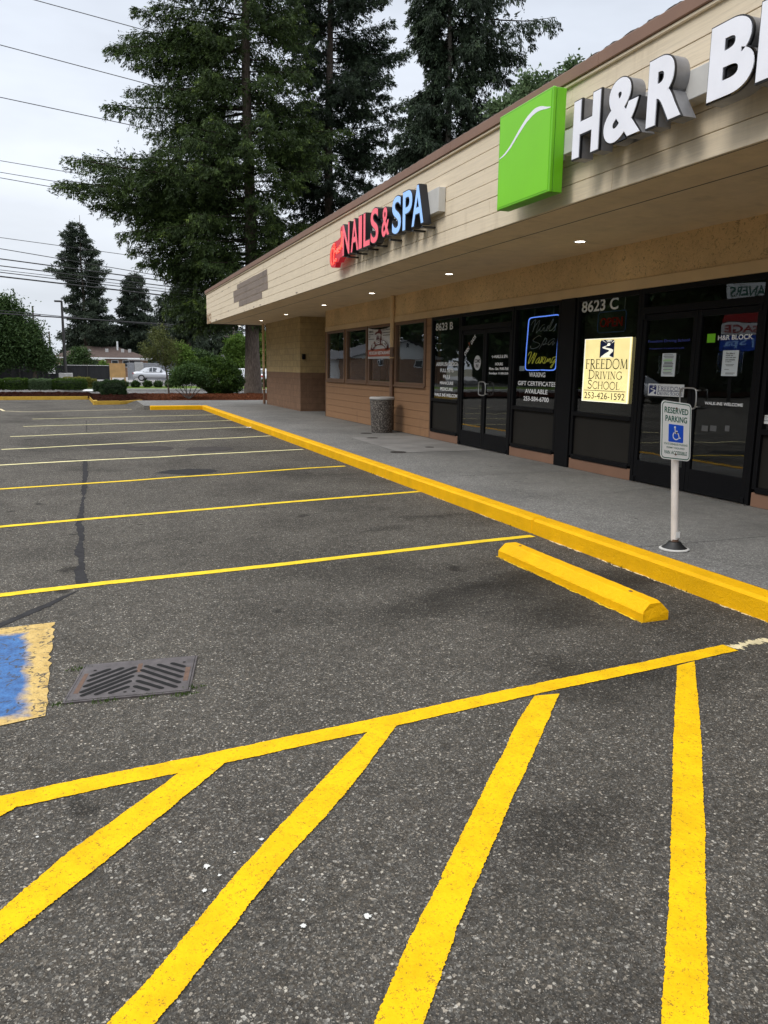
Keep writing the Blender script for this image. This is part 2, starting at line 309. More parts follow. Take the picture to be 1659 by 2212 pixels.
simple('car_silver', (.50, .52, .55), .3, .3, .03); simple('car_white', (.75, .76, .78), .25, 0, .03); simple('tyre', (.015, .015, .016), .8); simple('alloy', (.5, .5, .52), .3, .8)
simple('red_lens', (.4, .01, .01), .2); simple('cable', (.02, .02, .022), .6); simple('chip_brown', (.30, .17, .08), .8)
# window glass: clear sheet that mirrors more at grazing angles
q = NM('glass'); q.nt.nodes.remove(q.b)
t = q.n('ShaderNodeBsdfTransparent'); t.inputs[0].default_value = (.84, .86, .86, 1); g = q.n('ShaderNodeBsdfGlossy'); g.inputs['Roughness'].default_value = .0; g.inputs[0].default_value = (.92, .95, .97, 1)
fr = q.n('ShaderNodeFresnel'); fr.inputs[0].default_value = 1.55; mm = q.n('ShaderNodeMixShader')
nb = q.n('ShaderNodeBump'); nb.inputs['Strength'].default_value = .05; nb.inputs['Distance'].default_value = .02; q.l(q.noise(1.6, 2, co=q.co), nb.inputs['Height']); q.l(nb.outputs[0], g.inputs['Normal'])
gb = q.n('ShaderNodeNewGeometry'); q.l(q.math('MULTIPLY', q.math('MULTIPLY', fr.outputs[0], 1.7), q.math('SUBTRACT', 1.0, gb.outputs['Backfacing'])), mm.inputs[0]); q.l(t.outputs[0], mm.inputs[1]); q.l(g.outputs[0], mm.inputs[2]); q.l(mm.outputs[0], q.o.inputs[0])
q = NM('acrylic'); q.nt.nodes.remove(q.b); t = q.n('ShaderNodeBsdfTransparent'); t.inputs[0].default_value = (.8, .85, .85, 1); g = q.n('ShaderNodeBsdfGlossy'); g.inputs['Roughness'].default_value = .1; mm = q.n('ShaderNodeMixShader'); mm.inputs[0].default_value = .12
q.l(t.outputs[0], mm.inputs[1]); q.l(g.outputs[0], mm.inputs[2]); q.l(mm.outputs[0], q.o.inputs[0])
# accessible bay marking: blue field sprayed on a yellow square, both cracked
def M(n): return MATS[n]

# ------------------------------------------------------------------ object helpers
def tag(o, label=None, cat=None, group=None, kind=None):
    if label: o['label'] = label
    if cat: o['category'] = cat
    if group: o['group'] = group
    if kind: o['kind'] = kind
    return o
def empty(name, loc, label, cat, group=None):
    o = bpy.data.objects.new(name, None); COL.objects.link(o); o.location = loc; o.empty_display_size = .2
    return tag(o, label, cat, group)
def wloc(o):
    v = Vector((0, 0, 0))
    while o is not None: v = v + o.location; o = o.parent
    return v
class MB:
    def __init__(s): s.v = []; s.f = []; s.mi = []; s.cur = 0
    def add(s, vs, fs):
        n = len(s.v); s.v += [tuple(map(float, p)) for p in vs]; s.f += [tuple(i+n for i in f) for f in fs]; s.mi += [s.cur]*len(fs); return s
    def m(s, i): s.cur = i; return s
    def box(s, x0, x1, y0, y1, z0, z1, bev=0):
        if x0 > x1: x0, x1 = x1, x0
        if y0 > y1: y0, y1 = y1, y0
        if z0 > z1: z0, z1 = z1, z0
        if bev <= 0:
            return s.add([(x0,y0,z0),(x1,y0,z0),(x1,y1,z0),(x0,y1,z0),(x0,y0,z1),(x1,y0,z1),(x1,y1,z1),(x0,y1,z1)],
                  [(0,3,2,1),(4,5,6,7),(0,1,5,4),(1,2,6,5),(2,3,7,6),(3,0,4,7)])
        b = min(bev, (x1-x0)*.45, (y1-y0)*.45, (z1-z0)*.45); vs = []
        for z, i in ((z0, b), (z0+b, 0), (z1-b, 0), (z1, b)):
            vs += [(x0+i+ (b if i == 0 else 0), y0+i, z), (x1-i-(b if i == 0 else 0), y0+i, z), (x1-i, y0+i+(b if i == 0 else 0), z), (x1-i, y1-i-(b if i == 0 else 0), z),
                   (x1-i-(b if i == 0 else 0), y1-i, z), (x0+i+(b if i == 0 else 0), y1-i, z), (x0+i, y1-i-(b if i == 0 else 0), z), (x0+i, y0+i+(b if i == 0 else 0), z)]
        fs = []
        for k in range(3):
            for j in range(8): fs.append((k*8+j, k*8+(j+1) % 8, (k+1)*8+(j+1) % 8, (k+1)*8+j))
        fs.append(tuple(range(7, -1, -1))); fs.append(tuple(range(24, 32))); return s.add(vs, fs)
    def tube(s, pts, r, n=8, cap=True):
        pts = [Vector(p) for p in pts]; rs = r if isinstance(r, (list, tuple)) else [r]*len(pts); vs = []; prev = None
        for i, p in enumerate(pts):
            d = (pts[min(i+1, len(pts)-1)]-pts[max(i-1, 0)])
            d = d.normalized() if d.length > 1e-9 else Vector((0, 0, 1))
            if prev is None: a = d.orthogonal().normalized()
            else: a = (prev-d*prev.dot(d)); a = a.normalized() if a.length > 1e-6 else d.orthogonal().normalized()
            prev = a; b = d.cross(a)
            for k in range(n): t = 2*pi*k/n; vs.append(p+(a*cos(t)+b*sin(t))*rs[i])
        fs = [(i*n+k, i*n+(k+1) % n, (i+1)*n+(k+1) % n, (i+1)*n+k) for i in range(len(pts)-1) for k in range(n)]
        if cap: fs += [tuple(range(n-1, -1, -1)), tuple((len(pts)-1)*n+k for k in range(n))]
        return s.add(vs, fs)
    def lathe(s, c, prof, n=24, cap=True):
        vs = [(c[0]+r*cos(2*pi*k/n), c[1]+r*sin(2*pi*k/n), c[2]+z) for r, z in prof for k in range(n)]
        fs = [(i*n+k, i*n+(k+1) % n, (i+1)*n+(k+1) % n, (i+1)*n+k) for i in range(len(prof)-1) for k in range(n)]
        if cap: fs += [tuple(range(n-1, -1, -1)), tuple((len(prof)-1)*n+k for k in range(n))]
        return s.add(vs, fs)
    def prism(s, poly, z0, z1, f=lambda u, v, w: (u, v, w)):
        n = len(poly); a = sum(poly[i][0]*poly[(i+1) % n][1]-poly[(i+1) % n][0]*poly[i][1] for i in range(n))
        if a < 0: poly = poly[::-1]
        return s.add([f(u, v, z0) for u, v in poly]+[f(u, v, z1) for u, v in poly],
                     [tuple(range(n-1, -1, -1)), tuple(range(n, 2*n))]+[(i, (i+1) % n, n+(i+1) % n, n+i) for i in range(n)])
    def ribbon(s, pts, width, z, jit=0.0, step=.03, rng=random):
        """flat painted band on the ground, edges slightly uneven"""
        L = []; pts = [np.array(p[:2], float) for p in pts]; ws = width if isinstance(width, (list, tuple)) else [width]*len(pts)
        for i in range(len(pts)-1):
            a, b = pts[i], pts[i+1]; n = max(1, int(np.linalg.norm(b-a)/step))
            for k in range(n+(i == len(pts)-2)): t = k/n; L.append((a+(b-a)*t, ws[i]+(ws[i+1]-ws[i])*t))
        vs = []; fs = []; N = len(L); e1 = e2 = 0
        for i, (p, wd) in enumerate(L):
            d = L[min(i+1, N-1)][0]-L[max(i-1, 0)][0]; d = d/(np.linalg.norm(d)+1e-9); nn = np.array([-d[1], d[0]])
            e1 = e1*.8+rng.gauss(0, jit*.6); e2 = e2*.8+rng.gauss(0, jit*.6)
            q1 = p+nn*(wd/2+e1+rng.gauss(0, jit*.5)); q2 = p-nn*(wd/2+e2+rng.gauss(0, jit*.5)); vs += [(*q1, z), (*q2, z)]
        fs = [(2*i+1, 2*i+3, 2*i+2, 2*i) for i in range(N-1)]
        return s.add(vs, fs)
    def build(s, name, mats, parent=None, smooth=False, world=True):
        me = bpy.data.meshes.new(name); off = wloc(parent) if (parent is not None and world) else Vector((0, 0, 0))
        me.from_pydata([(a-off.x, b-off.y, c-off.z) for a, b, c in s.v], [], s.f)
        mats = [mats] if isinstance(mats, str) else mats
        for k in mats: me.materials.append(M(k))
        if len(mats) > 1: me.polygons.foreach_set('material_index', s.mi)
        if smooth: me.polygons.foreach_set('use_smooth', [True]*len(s.f))
        me.update(); o = bpy.data.objects.new(name, me); COL.objects.link(o)
        if parent is not None: o.parent = parent
        return o
def smooth_by_angle(o, deg=35):
    me = o.data; me.polygons.foreach_set('use_smooth', [True]*len(me.polygons))
    import bmesh; bm = bmesh.new(); bm.from_mesh(me)
    for ed in bm.edges:
        if len(ed.link_faces) == 2 and ed.calc_face_angle(0) > radians(deg): ed.smooth = False
    bm.to_mesh(me); bm.free(); return o
def weld(o):
    import bmesh; bm = bmesh.new(); bm.from_mesh(o.data); bmesh.ops.remove_doubles(bm, verts=bm.verts, dist=1e-5); bm.to_mesh(o.data); bm.free(); return smooth_by_angle(o, 30)
def copy_tree(o, parent=None, **kw):
    c = o.copy(); COL.objects.link(c); c.parent = parent
    for ch in list(o.children): copy_tree(ch, c)
    return c
# text -> (verts in unit box, faces)
_tc = {}
def glyphs(txt, bold=0.0, extrude=0.0, res=4):
    if len(txt) == 1 and extrude: res = 10
    key = (txt, bold, extrude)
    if key in _tc: return _tc[key]
    cu = bpy.data.curves.new('lettering_curve', 'FONT'); cu.body = txt; cu.offset = bold; cu.extrude = extrude; cu.resolution_u = res
    o = bpy.data.objects.new('lettering_tmp', cu); COL.objects.link(o)
    dg = bpy.context.evaluated_depsgraph_get(); dg.update(); me = bpy.data.meshes.new_from_object(o.evaluated_get(dg))
    v = np.array([q.co[:] for q in me.vertices]); f = [tuple(p.vertices) for p in me.polygons]
    bpy.data.objects.remove(o); bpy.data.curves.remove(cu); bpy.data.meshes.remove(me)
    _tc[key] = (v, f); return v, f
def text_on(mb, txt, u0, v0, u1, v1, f, bold=.0, depth=.0, aspect=None):
    """fill the rectangle (u0,v0)-(u1,v1) with the text; f maps (u,v,w) to space; w = height off the surface"""
    v, fc = glyphs(txt, bold, .5 if depth else 0.0)
    mn = v.min(0); mx_ = v.max(0); sz = mx_-mn
    U = u0+(v[:, 0]-mn[0])/sz[0]*(u1-u0); V = v0+(v[:, 1]-mn[1])/sz[1]*(v1-v0); W = (v[:, 2]-mn[2])*depth if depth else np.zeros(len(v))
    mb.add([f(a, b, c) for a, b, c in zip(U, V, W)], fc); return mb
def facade(X): return lambda u, v, w: (X-w, -u, v)       # u = -Y (left to right as read from the lot)
def rect_x(k, tl, br, X):
    a = onx(P(k, *tl), X); b = onx(P(k, *br), X); return -a[1], b[2], -b[1], a[2]
def vinyl(name, rows, X, mat, parent, bold=.028):
    for k, t, tl, br in rows: o = text_on(MB(), t, *rect_x(k, tl, br, X), facade(X), bold).build(name, mat, parent)
    return o

# serif capitals drawn as strokes (thick stems, thin arms), unit box glyphs
def arc(cx, cy, rx, ry, a0, a1, n=10): return [(cx+rx*cos(radians(a0+(a1-a0)*i/n)), cy+ry*sin(radians(a0+(a1-a0)*i/n))) for i in range(n+1)]
TH, TN = .11, .045
SER = {
 'F': (.55, [([(.12,0),(.12,1)],TH),([(0,.02),(.26,.02)],TN),([(0,.98),(.55,.98),(.55,.82)],TN),([(.12,.53),(.42,.53)],TN),([(.42,.62),(.42,.44)],TN)]),
 'E': (.6, [([(.12,0),(.12,1)],TH),([(0,.98),(.55,.98),(.55,.84)],TN),([(.12,.53),(.42,.53)],TN),([(.42,.62),(.42,.44)],TN),([(0,.02),(.58,.02),(.6,.2)],TN)]),
 'R': (.68, [([(.12,0),(.12,1)],TH),([(0,.02),(.25,.02)],TN),([(0,.98),(.3,.98)]+arc(.3,.75,.24,.23,90,-90)+[(.12,.52)],TN*1.6),([(.28,.5),(.62,.02),(.7,.02)],TH)]),
 'D': (.8, [([(.12,0),(.12,1)],TH),([(0,.98),(.3,.98)]+arc(.3,.5,.46,.48,90,-90,16)+[(0,.02)],TN*1.7)]),
 'O': (.9, [(arc(.45,.5,.41,.5,0,360,26),TN*1.8)]),
 'M': (.95, [([(.1,0),(.16,1)],TN),([(.14,1),(.46,.06)],TH),([(.46,.06),(.8,1)],TN),([(.8,1),(.86,0)],TH),([(0,.02),(.2,.02)],TN),([(.74,.02),(.98,.02)],TN)]),
 'I': (.26, [([(.13,0),(.13,1)],TH),([(0,.02),(.26,.02)],TN),([(0,.98),(.26,.98)],TN)]),
 'V': (.75, [([(.12,1),(.38,0)],TH),([(.38,0),(.64,1)],TN),([(0,.98),(.25,.98)],TN),([(.52,.98),(.76,.98)],TN)]),
 'N': (.8, [([(.12,0),(.12,1)],TN),([(.12,1),(.68,0)],TH),([(.68,0),(.68,1)],TN),([(0,.98),(.14,.98)],TN),([(0,.02),(.24,.02)],TN),([(.56,.98),(.8,.98)],TN)]),
 'G': (.82, [(arc(.45,.5,.41,.5,50,345,22),TN*1.8),([(.74,.45),(.74,.05)],TH),([(.6,.45),(.86,.45)],TN),([(.74,.98),(.74,.75)],TN)]),
 'S': (.55, [(arc(.27,.75,.22,.23,35,250,12)+arc(.25,.27,.24,.25,80,-150,12),TN*2.1),([(.48,.98),(.48,.78)],TN),([(.02,.02),(.02,.24)],TN)]),
 'C': (.78, [(arc(.45,.5,.41,.5,45,315,22),TN*1.8),([(.74,.98),(.74,.76)],TN),([(.74,.24),(.74,.1)],TN)]),
 'H': (.82, [([(.12,0),(.12,1)],TH),([(.7,0),(.7,1)],TH),([(.12,.52),(.7,.52)],TN),([(0,.02),(.24,.02)],TN),([(0,.98),(.24,.98)],TN),([(.58,.02),(.82,.02)],TN),([(.58,.98),(.82,.98)],TN)]),
 'L': (.58, [([(.12,0),(.12,1)],TH),([(0,.98),(.24,.98)],TN),([(0,.02),(.55,.02),(.57,.2)],TN)]),
}
def stroke(mb, pts, wd, sx, sy, f, w=0.0, wx=None):
    """flat band following pts; width in v-units scaled to real size"""
    q = [np.array((p[0]*sx, p[1]*sy)) for p in pts]; N = len(q); vs = []
    for i in range(N):
        d = q[min(i+1, N-1)]-q[max(i-1, 0)]; d = d/(np.linalg.norm(d)+1e-12); nn = np.array([-d[1], d[0]])*wd*.5
        vs += [f(*(q[i]+nn), w), f(*(q[i]-nn), w)]
    mb.add(vs, [(2*i+1, 2*i+3, 2*i+2, 2*i) for i in range(N-1)])
def serif_word(mb, word, u0, v0, u1, v1, f, first_big=True, heavy=1.0):
    H = v1-v0; adv = []; x = 0
    for i, c in enumerate(word):
        s = 1.0 if (i == 0 or not first_big) else .82
        adv.append((x, s)); x += (SER[c][0]+.10)*s
    x -= .10; k = (u1-u0)/x
    for c, (px, s) in zip(word, adv):
        for pts, t in SER[c][1]:
            g = lambda u, v, w, px=px, s=s: f(u0+px*k+u, v0+v, w)
            stroke(mb, pts, t*H*s*heavy*.9, s*k, H*s, g)
def band_line(mb, u0, v0, u1, v1, t, f): mb.add([f(u0, v0-t/2, 0), f(u1, v1-t/2, 0), f(u1, v1+t/2, 0), f(u0, v0+t/2, 0)], [(0, 1, 2, 3)])

# ================================================================== GROUND
g = MB(); g.add([(-900,-300,-.16),(900,-300,-.16),(900,1500,-.16),(-900,1500,-.16)], [(0,1,2,3)]); tag(g.build('ground', 'dirt_ground'), kind='structure')
lot = MB()
lot.add([(-60,-25,0),(.25,-25,0),(.25,38.3,0),(-60,38.3,0),(2.35,-25,0),(2.35,34.7,0),(.25,34.7,0),(4.05,-25,0),(4.05,31,0),(2.35,31,0)], [(0,1,2,3),(1,4,5,6),(4,7,8,9)])
lot = tag(lot.build('parking_lot', 'asphalt'), kind='structure')
YE = 42.5
rd = MB(); rd.add([(-200,YE-1,-.02),(200,YE-1,-.02),(200,51,-.02),(-200,51,-.02)], [(0,1,2,3)]); tag(rd.build('road', 'road_asphalt'), kind='structure')
gs = MB()
for i in range(60): gs.add([(-120+4*i, 51.45, .12),(-116+4*i, 51.45, .12),(-116+4*i, 58, .14),(-120+4*i, 58, .14)], [(0,1,2,3)])
tag(gs.build('grass_verge', 'grass'), kind='structure')
kb = MB(); kb.box(-120, 120, 51, 51.45, -.1, .13, .02); tag(kb.build('far_kerb', 'pale_concrete'), kind='structure')
pa = MB(); pa.add([(-120,58,-.01),(120,58,-.01),(120,80,-.01),(-120,80,-.01)], [(0,1,2,3)]); tag(pa.build('access_road', 'road_asphalt'), kind='structure')
gv = MB(); gv.add([(-120,80,-.02),(120,80,-.02),(120,160,.0),(-120,160,.0)], [(0,1,2,3)]); tag(gv.build('gravel_yard', 'gravel'), kind='structure')

# --- painted lines of the lot (children of the lot)
ends = [((0,1287),(1150,1158)),((0,1138),(905,1062)),((0,1057),(745,1007)),((0,1005),(655,971)),((3,971.5),(585,942)),((22,943.5),(545,922)),((50,921.5),(500,908.5)),((70,905.5),(465,896))]
wid = [.095,.095,.092,.09,.09,.088,.088,.088]
pm = ['yellow_line_paint']*3+['pale_line_paint']*5
for i, ((a, b), wd) in enumerate(zip(ends, wid)):
    A = onz(a); B = onz(b); d = (A-B)/np.linalg.norm(A-B)
    if a[0] == 0: A = A+d*3.2
    pts = [B+(A-B)*t+np.array([0, random.gauss(0, .017), 0]) for t in np.linspace(0, 1, 13)]
    MB().ribbon(pts, wd, .004, .0016, .012).build('parking_line', pm[i], lot)
pts = [onz(P('a', *p)) for p in [(1520,300),(1200,310),(800,318),(400,330),(230,329),(40,322),(0,300)]]
MB().ribbon(pts, .09, .004, .003).build('parking_line', 'cream_line_paint', lot)
pts = [onz(p) for p in [(420,1650),(640,1602),(860,1555),(1030,1517),(1200,1480),(1390,1441),(1578,1400)]]
A = onz((0,1737)); B = onz((210,1692)); far = A+(A-B)*1.0
MB().ribbon([far, A, B]+pts, .105, .004, .0016, .006).build('hatch_border', 'yellow_paint', lot)
pts = [onz(p) for p in [(1578,1399),(1660,1382)]]; MB().ribbon(pts, .06, .0035, .014, .006).build('hatch_border', 'cream_line_paint', lot)
def hatch(edgeL, edgeR):
    mb = MB(); vs = []; L = [onz(p)[:2] for p in edgeL]; R = [onz(p)[:2] for p in edgeR]
    def res(E, n=420):
        E = [np.array(q) for q in E]; d = [0]
        for i in range(len(E)-1): d.append(d[-1]+np.linalg.norm(E[i+1]-E[i]))
        t = np.linspace(0, d[-1], n); return np.stack([np.interp(t, d, [q[j] for q in E]) for j in (0, 1)], 1)
    a, b = res(L), res(R); j1 = j2 = 0
    for i in range(len(a)):
        j1 = j1*.93+random.gauss(0, .0006); j2 = j2*.93+random.gauss(0, .0006)
        d = b[i]-a[i]; d /= np.linalg.norm(d); p1 = a[i]+d*(j1+random.gauss(0, .0013)); p2 = b[i]+d*(j2+random.gauss(0, .0013)); vs += [(*p1, .0052), (*p2, .0052)]
    mb.add(vs, [(2*i, 2*i+1, 2*i+3, 2*i+2) for i in range(len(a)-1)]); mb.build('hatch_stripe', 'yellow_paint', lot)
def ext(a, b, k=1.0): return (b[0]+(b[0]-a[0])*k, b[1]+(b[1]-a[1])*k)
hatch([(402,1660),(300,1735),(150,1842),(0,1970),(-160,2110)], [(500,1638),(400,1722),(200,1885),(0,2042),(-130,2150)])
hatch([(800,1575),(620,1770),(480,1925),(330,2110),(231,2216),(190,2265)], [(858,1568),(760,1700),(600,1880),(440,2085),(332,2216),(290,2268)])
hatch([(1155,1505),(1118,1560),(1020,1760),(905,1990),(805,2216),(780,2270)], [(1208,1500),(1165,1600),(1068,1815),(985,2010),(915,2216),(895,2275)])
hatch([(1462,1440),(1453,1640),(1450,1800),(1440,2040),(1425,2216),(1420,2275)], [(1500,1430),(1515,1600),(1521,1760),(1526,2000),(1532,2216),(1534,2275)])
hatch([(0,1721),(-60,1750),(-200,1830)], [(40,1742),(-20,1778),(-150,1870)])
# sealed crack, tar patch, droppings
pts = [onz(P('a', 895, 420)), onz(P('a', 898, 540))]; MB().ribbon(pts, .02, .0025, .003).build('crack', 'tar', lot)
pts = [onz(P(7, *p)) for p in [(353,318),(353,380),(348,440),(344,490),(338,530),(330,560),(330,600),(338,640),(328,690),(337,740),(332,790),(340,830)]]
MB().ribbon(pts, [.06,.07,.055,.035,.05,.08,.07,.04,.07,.05,.08,.09], .0028, .006, .02).build('crack_sealant', 'tar', lot)
pts = [onz(P(7, *p)) for p in [(325,858),(262,885),(200,918),(120,950),(40,985),(-60,1030)]]; MB().ribbon(pts, [.02,.035,.05,.06,.06,.07], .0028, .004, .02).build('crack_sealant', 'tar', lot)
pts = [onz(P('a', *p)) for p in [(860,832),(640,818),(420,800),(200,795),(0,790)]]; MB().ribbon(pts, .022, .0026, .004, .05).build('crack', 'tar', lot)
c = onz(P(7, 785, 364)); MB().add([(c[0]+cos(a)*.42*(1+random.gauss(0,.12)), c[1]+sin(a)*.30*(1+random.gauss(0,.12)), .0027) for a in np.linspace(0, 2*pi, 40, endpoint=False)], [tuple(range(40))]).build('tar_patch', 'tar', lot)
# gap filled with grit at the kerb foot, left pale by the sprayed paint
for ya_, yb_ in ((1.5, 2.0), (2.3, 3.1), (3.5, 3.9), (4.15, 5.3), (5.5, 6.0), (6.9, 7.4), (8.3, 8.6), (10.1, 10.7)): MB().ribbon([(3.99, ya_), (3.985, (ya_+yb_)/2), (3.99, yb_)], [.004, .018, .004], .003, .007, .012).build('paint_overspray', 'cream_line_paint', lot)
for (k, x, y, s) in [('g',857,362,.03),('g',848,463,.022),('g',910,400,.015),('g',1085,250,.022),('g',972,305,.012),('g',1258,610,.026),('g',1258,503,.014),('g',1522,570,.032),('g',748,262,.014),('g',155,240,.014)]:
    c = onz(P(k, x, y)); mb = MB(); n = 22; s *= .48
    mb.add([(c[0]+cos(a)*s*r, c[1]+sin(a)*s*r, .005) for a, r in zip(np.linspace(0, 2*pi, n, endpoint=False), [random.uniform(.45, .85)*(1.5 if random.random() < .12 else 1) for _ in range(n)])], [tuple(range(n))])
    mb.build('bird_dropping', 'dropping', lot)
# accessible bay square
q = NM('bay_marking').world()
A = onz(P('b', 322, 135)); B = onz(P('b', 270, 690)); C_ = onz(P('b', 0, 172)); D_ = onz(P('b', 0, 750))
W_ = 1.32
dl = (C_-A)/np.linalg.norm(C_-A); dl2 = (D_-B)/np.linalg.norm(D_-B)
A2 = A+dl*W_; B2 = B+dl2*W_; ctr = (A+B+A2+B2)/4; ang = math.atan2(-dl[1], -dl[0])
vt = q.n('ShaderNodeVectorMath', operation='SUBTRACT'); q.l(q.co, vt.inputs[0]); vt.inputs[1].default_value = tuple(ctr)
mp2 = q.map((1, 1, 1), vt.outputs[0], (0, 0, -ang)); sx = q.n('ShaderNodeSeparateXYZ'); q.l(mp2, sx.inputs[0])
hx = W_/2-.125; hy = float(np.linalg.norm(A-B))/2-.095
dx = q.math('SUBTRACT', q.math('ABSOLUTE', sx.outputs[0]), hx); dy = q.math('SUBTRACT', q.math('ABSOLUTE', sx.outputs[1]), hy)
dd = q.math('ADD', q.math('MAXIMUM', dx, dy), q.math('MULTIPLY', q.math('SUBTRACT', q.noise(9, 4), .5), .14))
fac = q.ramp(q.math('ADD', dd, .5), [(.475, 1.0), (.525, 0.0)])
n1 = q.noise(14, 5, .7)
blue = q.ramp(n1, [(.32, (.022, .070, .19)), (.52, (.035, .125, .32)), (.8, (.06, .19, .42))])
yel = q.ramp(n1, [(.3, (.42, .27, .07)), (.6, (.58, .40, .13))])
cc = q.mix(fac, yel, blue)
ckd = q.n('ShaderNodeVectorMath', operation='ADD'); q.l(q.co, ckd.inputs[0]); ckv = q.n('ShaderNodeTexNoise'); ckv.inputs['Scale'].default_value = 4; ckv.inputs['Detail'].default_value = 5; q.l(q.co, ckv.inputs['Vector']); cks = q.n('ShaderNodeVectorMath', operation='SCALE'); cks.inputs['Scale'].default_value = .5; q.l(ckv.outputs['Color'], cks.inputs[0]); q.l(cks.outputs[0], ckd.inputs[1])
ck = q.vor(4.2, 'DISTANCE_TO_EDGE', ckd.outputs[0], 'Distance'); ckn = q.noise(5, 5, .7, dist=2)
ckm = q.math('MULTIPLY', q.ramp(q.math('ADD', ck, q.math('MULTIPLY', q.math('SUBTRACT', ckn, .5), .08)), [(.012, 1.0), (.034, 0.0)]), q.ramp(ckn, [(.46, 0.0), (.50, 1.0)]))
chip = q.ramp(q.noise(24, 6, .8), [(.395, 1.0), (.43, 0.0)]); chip = q.math('MULTIPLY', chip, q.math('SUBTRACT', 1.0, q.math('MULTIPLY', fac, .75)))
cc = q.mix(q.math('MAXIMUM', ckm, chip), cc, (.045, .04, .035))
q.col(cc).rough(.7); q.bump(q.vor(62, out='Distance'), .5, .008)
n = 30; side = [A+(B-A)*t for t in np.linspace(0, 1, n)]; mb = MB(); rows = []
for i in range(n):
    p = A+(B-A)*i/(n-1); q2 = A2+(B2-A2)*i/(n-1); j = random.gauss(0, .006); rows += [(p[0]+j, p[1], .0045), (q2[0], q2[1], .0045)]
mb.add(rows, [(2*i, 2*i+1, 2*i+3, 2*i+2) for i in range(n-1)]); mb.build('accessible_bay_marking', 'bay_marking', lot)

# --- kerbs and pavements
KX0, KX1, KH = 4.0, 4.19, .15
ky_end = float(onz(P('c', 240, 268), KH)[1])
xl_end = float(onz(P(7, 612, 100), 0)[0])
def kerb_run(mb, x0, x1, y0, y1):
    mb.box(x0, x1, y0, y1, -.05, KH, .022)
tag_k = MB()
ys = [-20, -16, -12, -8, -4, -.9, 2.2, 6.33, 10.3, 13.2, 17.4, 21.6, 26.0]
kp = MB()
ys = [y for y in ys if y < ky_end-1]+[ky_end]
for a, b in zip(ys[:-1], ys[1:]): kerb_run(kp, KX0, KX1, a+.003, b-.003)
kerb_run(kp, xl_end, KX0-.003, ky_end-.18, ky_end-.003+.0)
kp.box(KX0+.01, KX1-.01, -20, ky_end-.01, -.05, KH-.015); 
k_ = kp.build('kerb', 'kerb_yellow'); tag(k_, kind='structure')
# pavement (exposed aggregate, with slabs), the walkway beyond the kerb end, the alcove floor
pv = MB()
joints = [-20, -14, -8.5, -3, 1.0, 5.0, 9.3, 13.3, 17.6, 22.3, 26.5, 30.5, 36.2]
bed_edge = float(onz(P('e', 700, 1258), .10)[1])
for a, b in zip(joints[:-1], joints[1:]):
    x0 = KX1+.002
    pv.box(x0, 9.0, a+.005, min(b, ky_end)-.005, -.05, KH-.004)
    if b > ky_end: break
pv.box(xl_end-.2, 14, ky_end+.004, bed_edge, -.05, KH-.006)
pvo = tag(pv.build('pavement', 'concrete'), kind='structure')
simple('gum', (.07, .066, .06), .8)
rgp = random.Random(12)
for _ in range(34):
    x, y, r_ = rgp.uniform(4.4, 6.5), rgp.uniform(2.5, 20), rgp.uniform(.010, .026); n = 12
    MB().add([(x+cos(a)*r_*rgp.uniform(.8, 1.2), y+sin(a)*r_*rgp.uniform(.8, 1.2), KH-.0025) for a in np.linspace(0, 2*pi, n, endpoint=False)], [tuple(range(n))]).build('gum_spot', 'gum', pvo)
for pts in ([(4.2, 7.4), (4.9, 7.55), (5.6, 7.4), (6.6, 7.62)], [(4.25, 14.9), (5.1, 15.1), (5.9, 14.95), (6.6, 15.2)]):
    MB().ribbon([np.array(p) for p in pts], .006, KH-.0022, .002, .02).build('crack', 'dark_joint', pvo)
rm = MB(); rm.add([(xl_end-.6, ky_end-.2, .004), (xl_end-.2, ky_end-.2, .004), (xl_end-.2, ky_end+.3, KH-.006), (xl_end-.2, bed_edge, KH-.006), (xl_end-.6, bed_edge, .006), (xl_end-.6, ky_end+.3, .005)], [(0, 1, 2, 5), (5, 2, 3, 4)]); tag(rm.build('ramp', 'asphalt'), kind='structure')
jt = MB(); jt.box(KX1, 9, -20, ky_end, -.06, KH-.03); tag(jt.build('pavement_joints', 'dark_joint'), kind='structure')
sl = MB(); a1 = onz(P('c', 1035, 460), KH); b1 = onz(P('c', 1380, 552), KH)
sl.add([(5.02, float(b1[1])+.05, KH+.0005), (6.64, float(b1[1])+.05, KH+.0005), (6.64, float(a1[1]), KH+.0005), (5.12, float(a1[1]), KH+.0005)], [(0, 1, 2, 3)])
tag(sl.build('smooth_slab', 'smooth_concrete'), kind='structure')
# planting bed kerb, worn yellow
kpts_f = [P('a', -500, 215), P('a', 0, 208), P('a', 925, 203), P('a', 972, 258), P('a', 1240, 254), P('a', 1480, 238)]
kb_f = [onz(p, 0) for p in kpts_f]
pk = MB(); cen = []
for i in range(len(kb_f)-1):
    A, B = kb_f[i], kb_f[i+1]; d = (B-A); L = np.linalg.norm(d); d /= L; nn = np.array([-d[1], d[0], 0])
    if nn[1] < 0 and abs(d[0]) > .5: nn = -nn
    if i == 2: nn = np.array([abs(nn[0]), 0, 0]) if abs(nn[0]) > .3 else nn
    pk.prism([tuple(A[:2]), tuple(B[:2]), tuple((B+nn*.16)[:2]), tuple((A+nn*.16)[:2])], -.05, .15 if i < 4 else .13)
tag(pk.build('planter_kerb', 'old_kerb_yellow'), kind='structure')
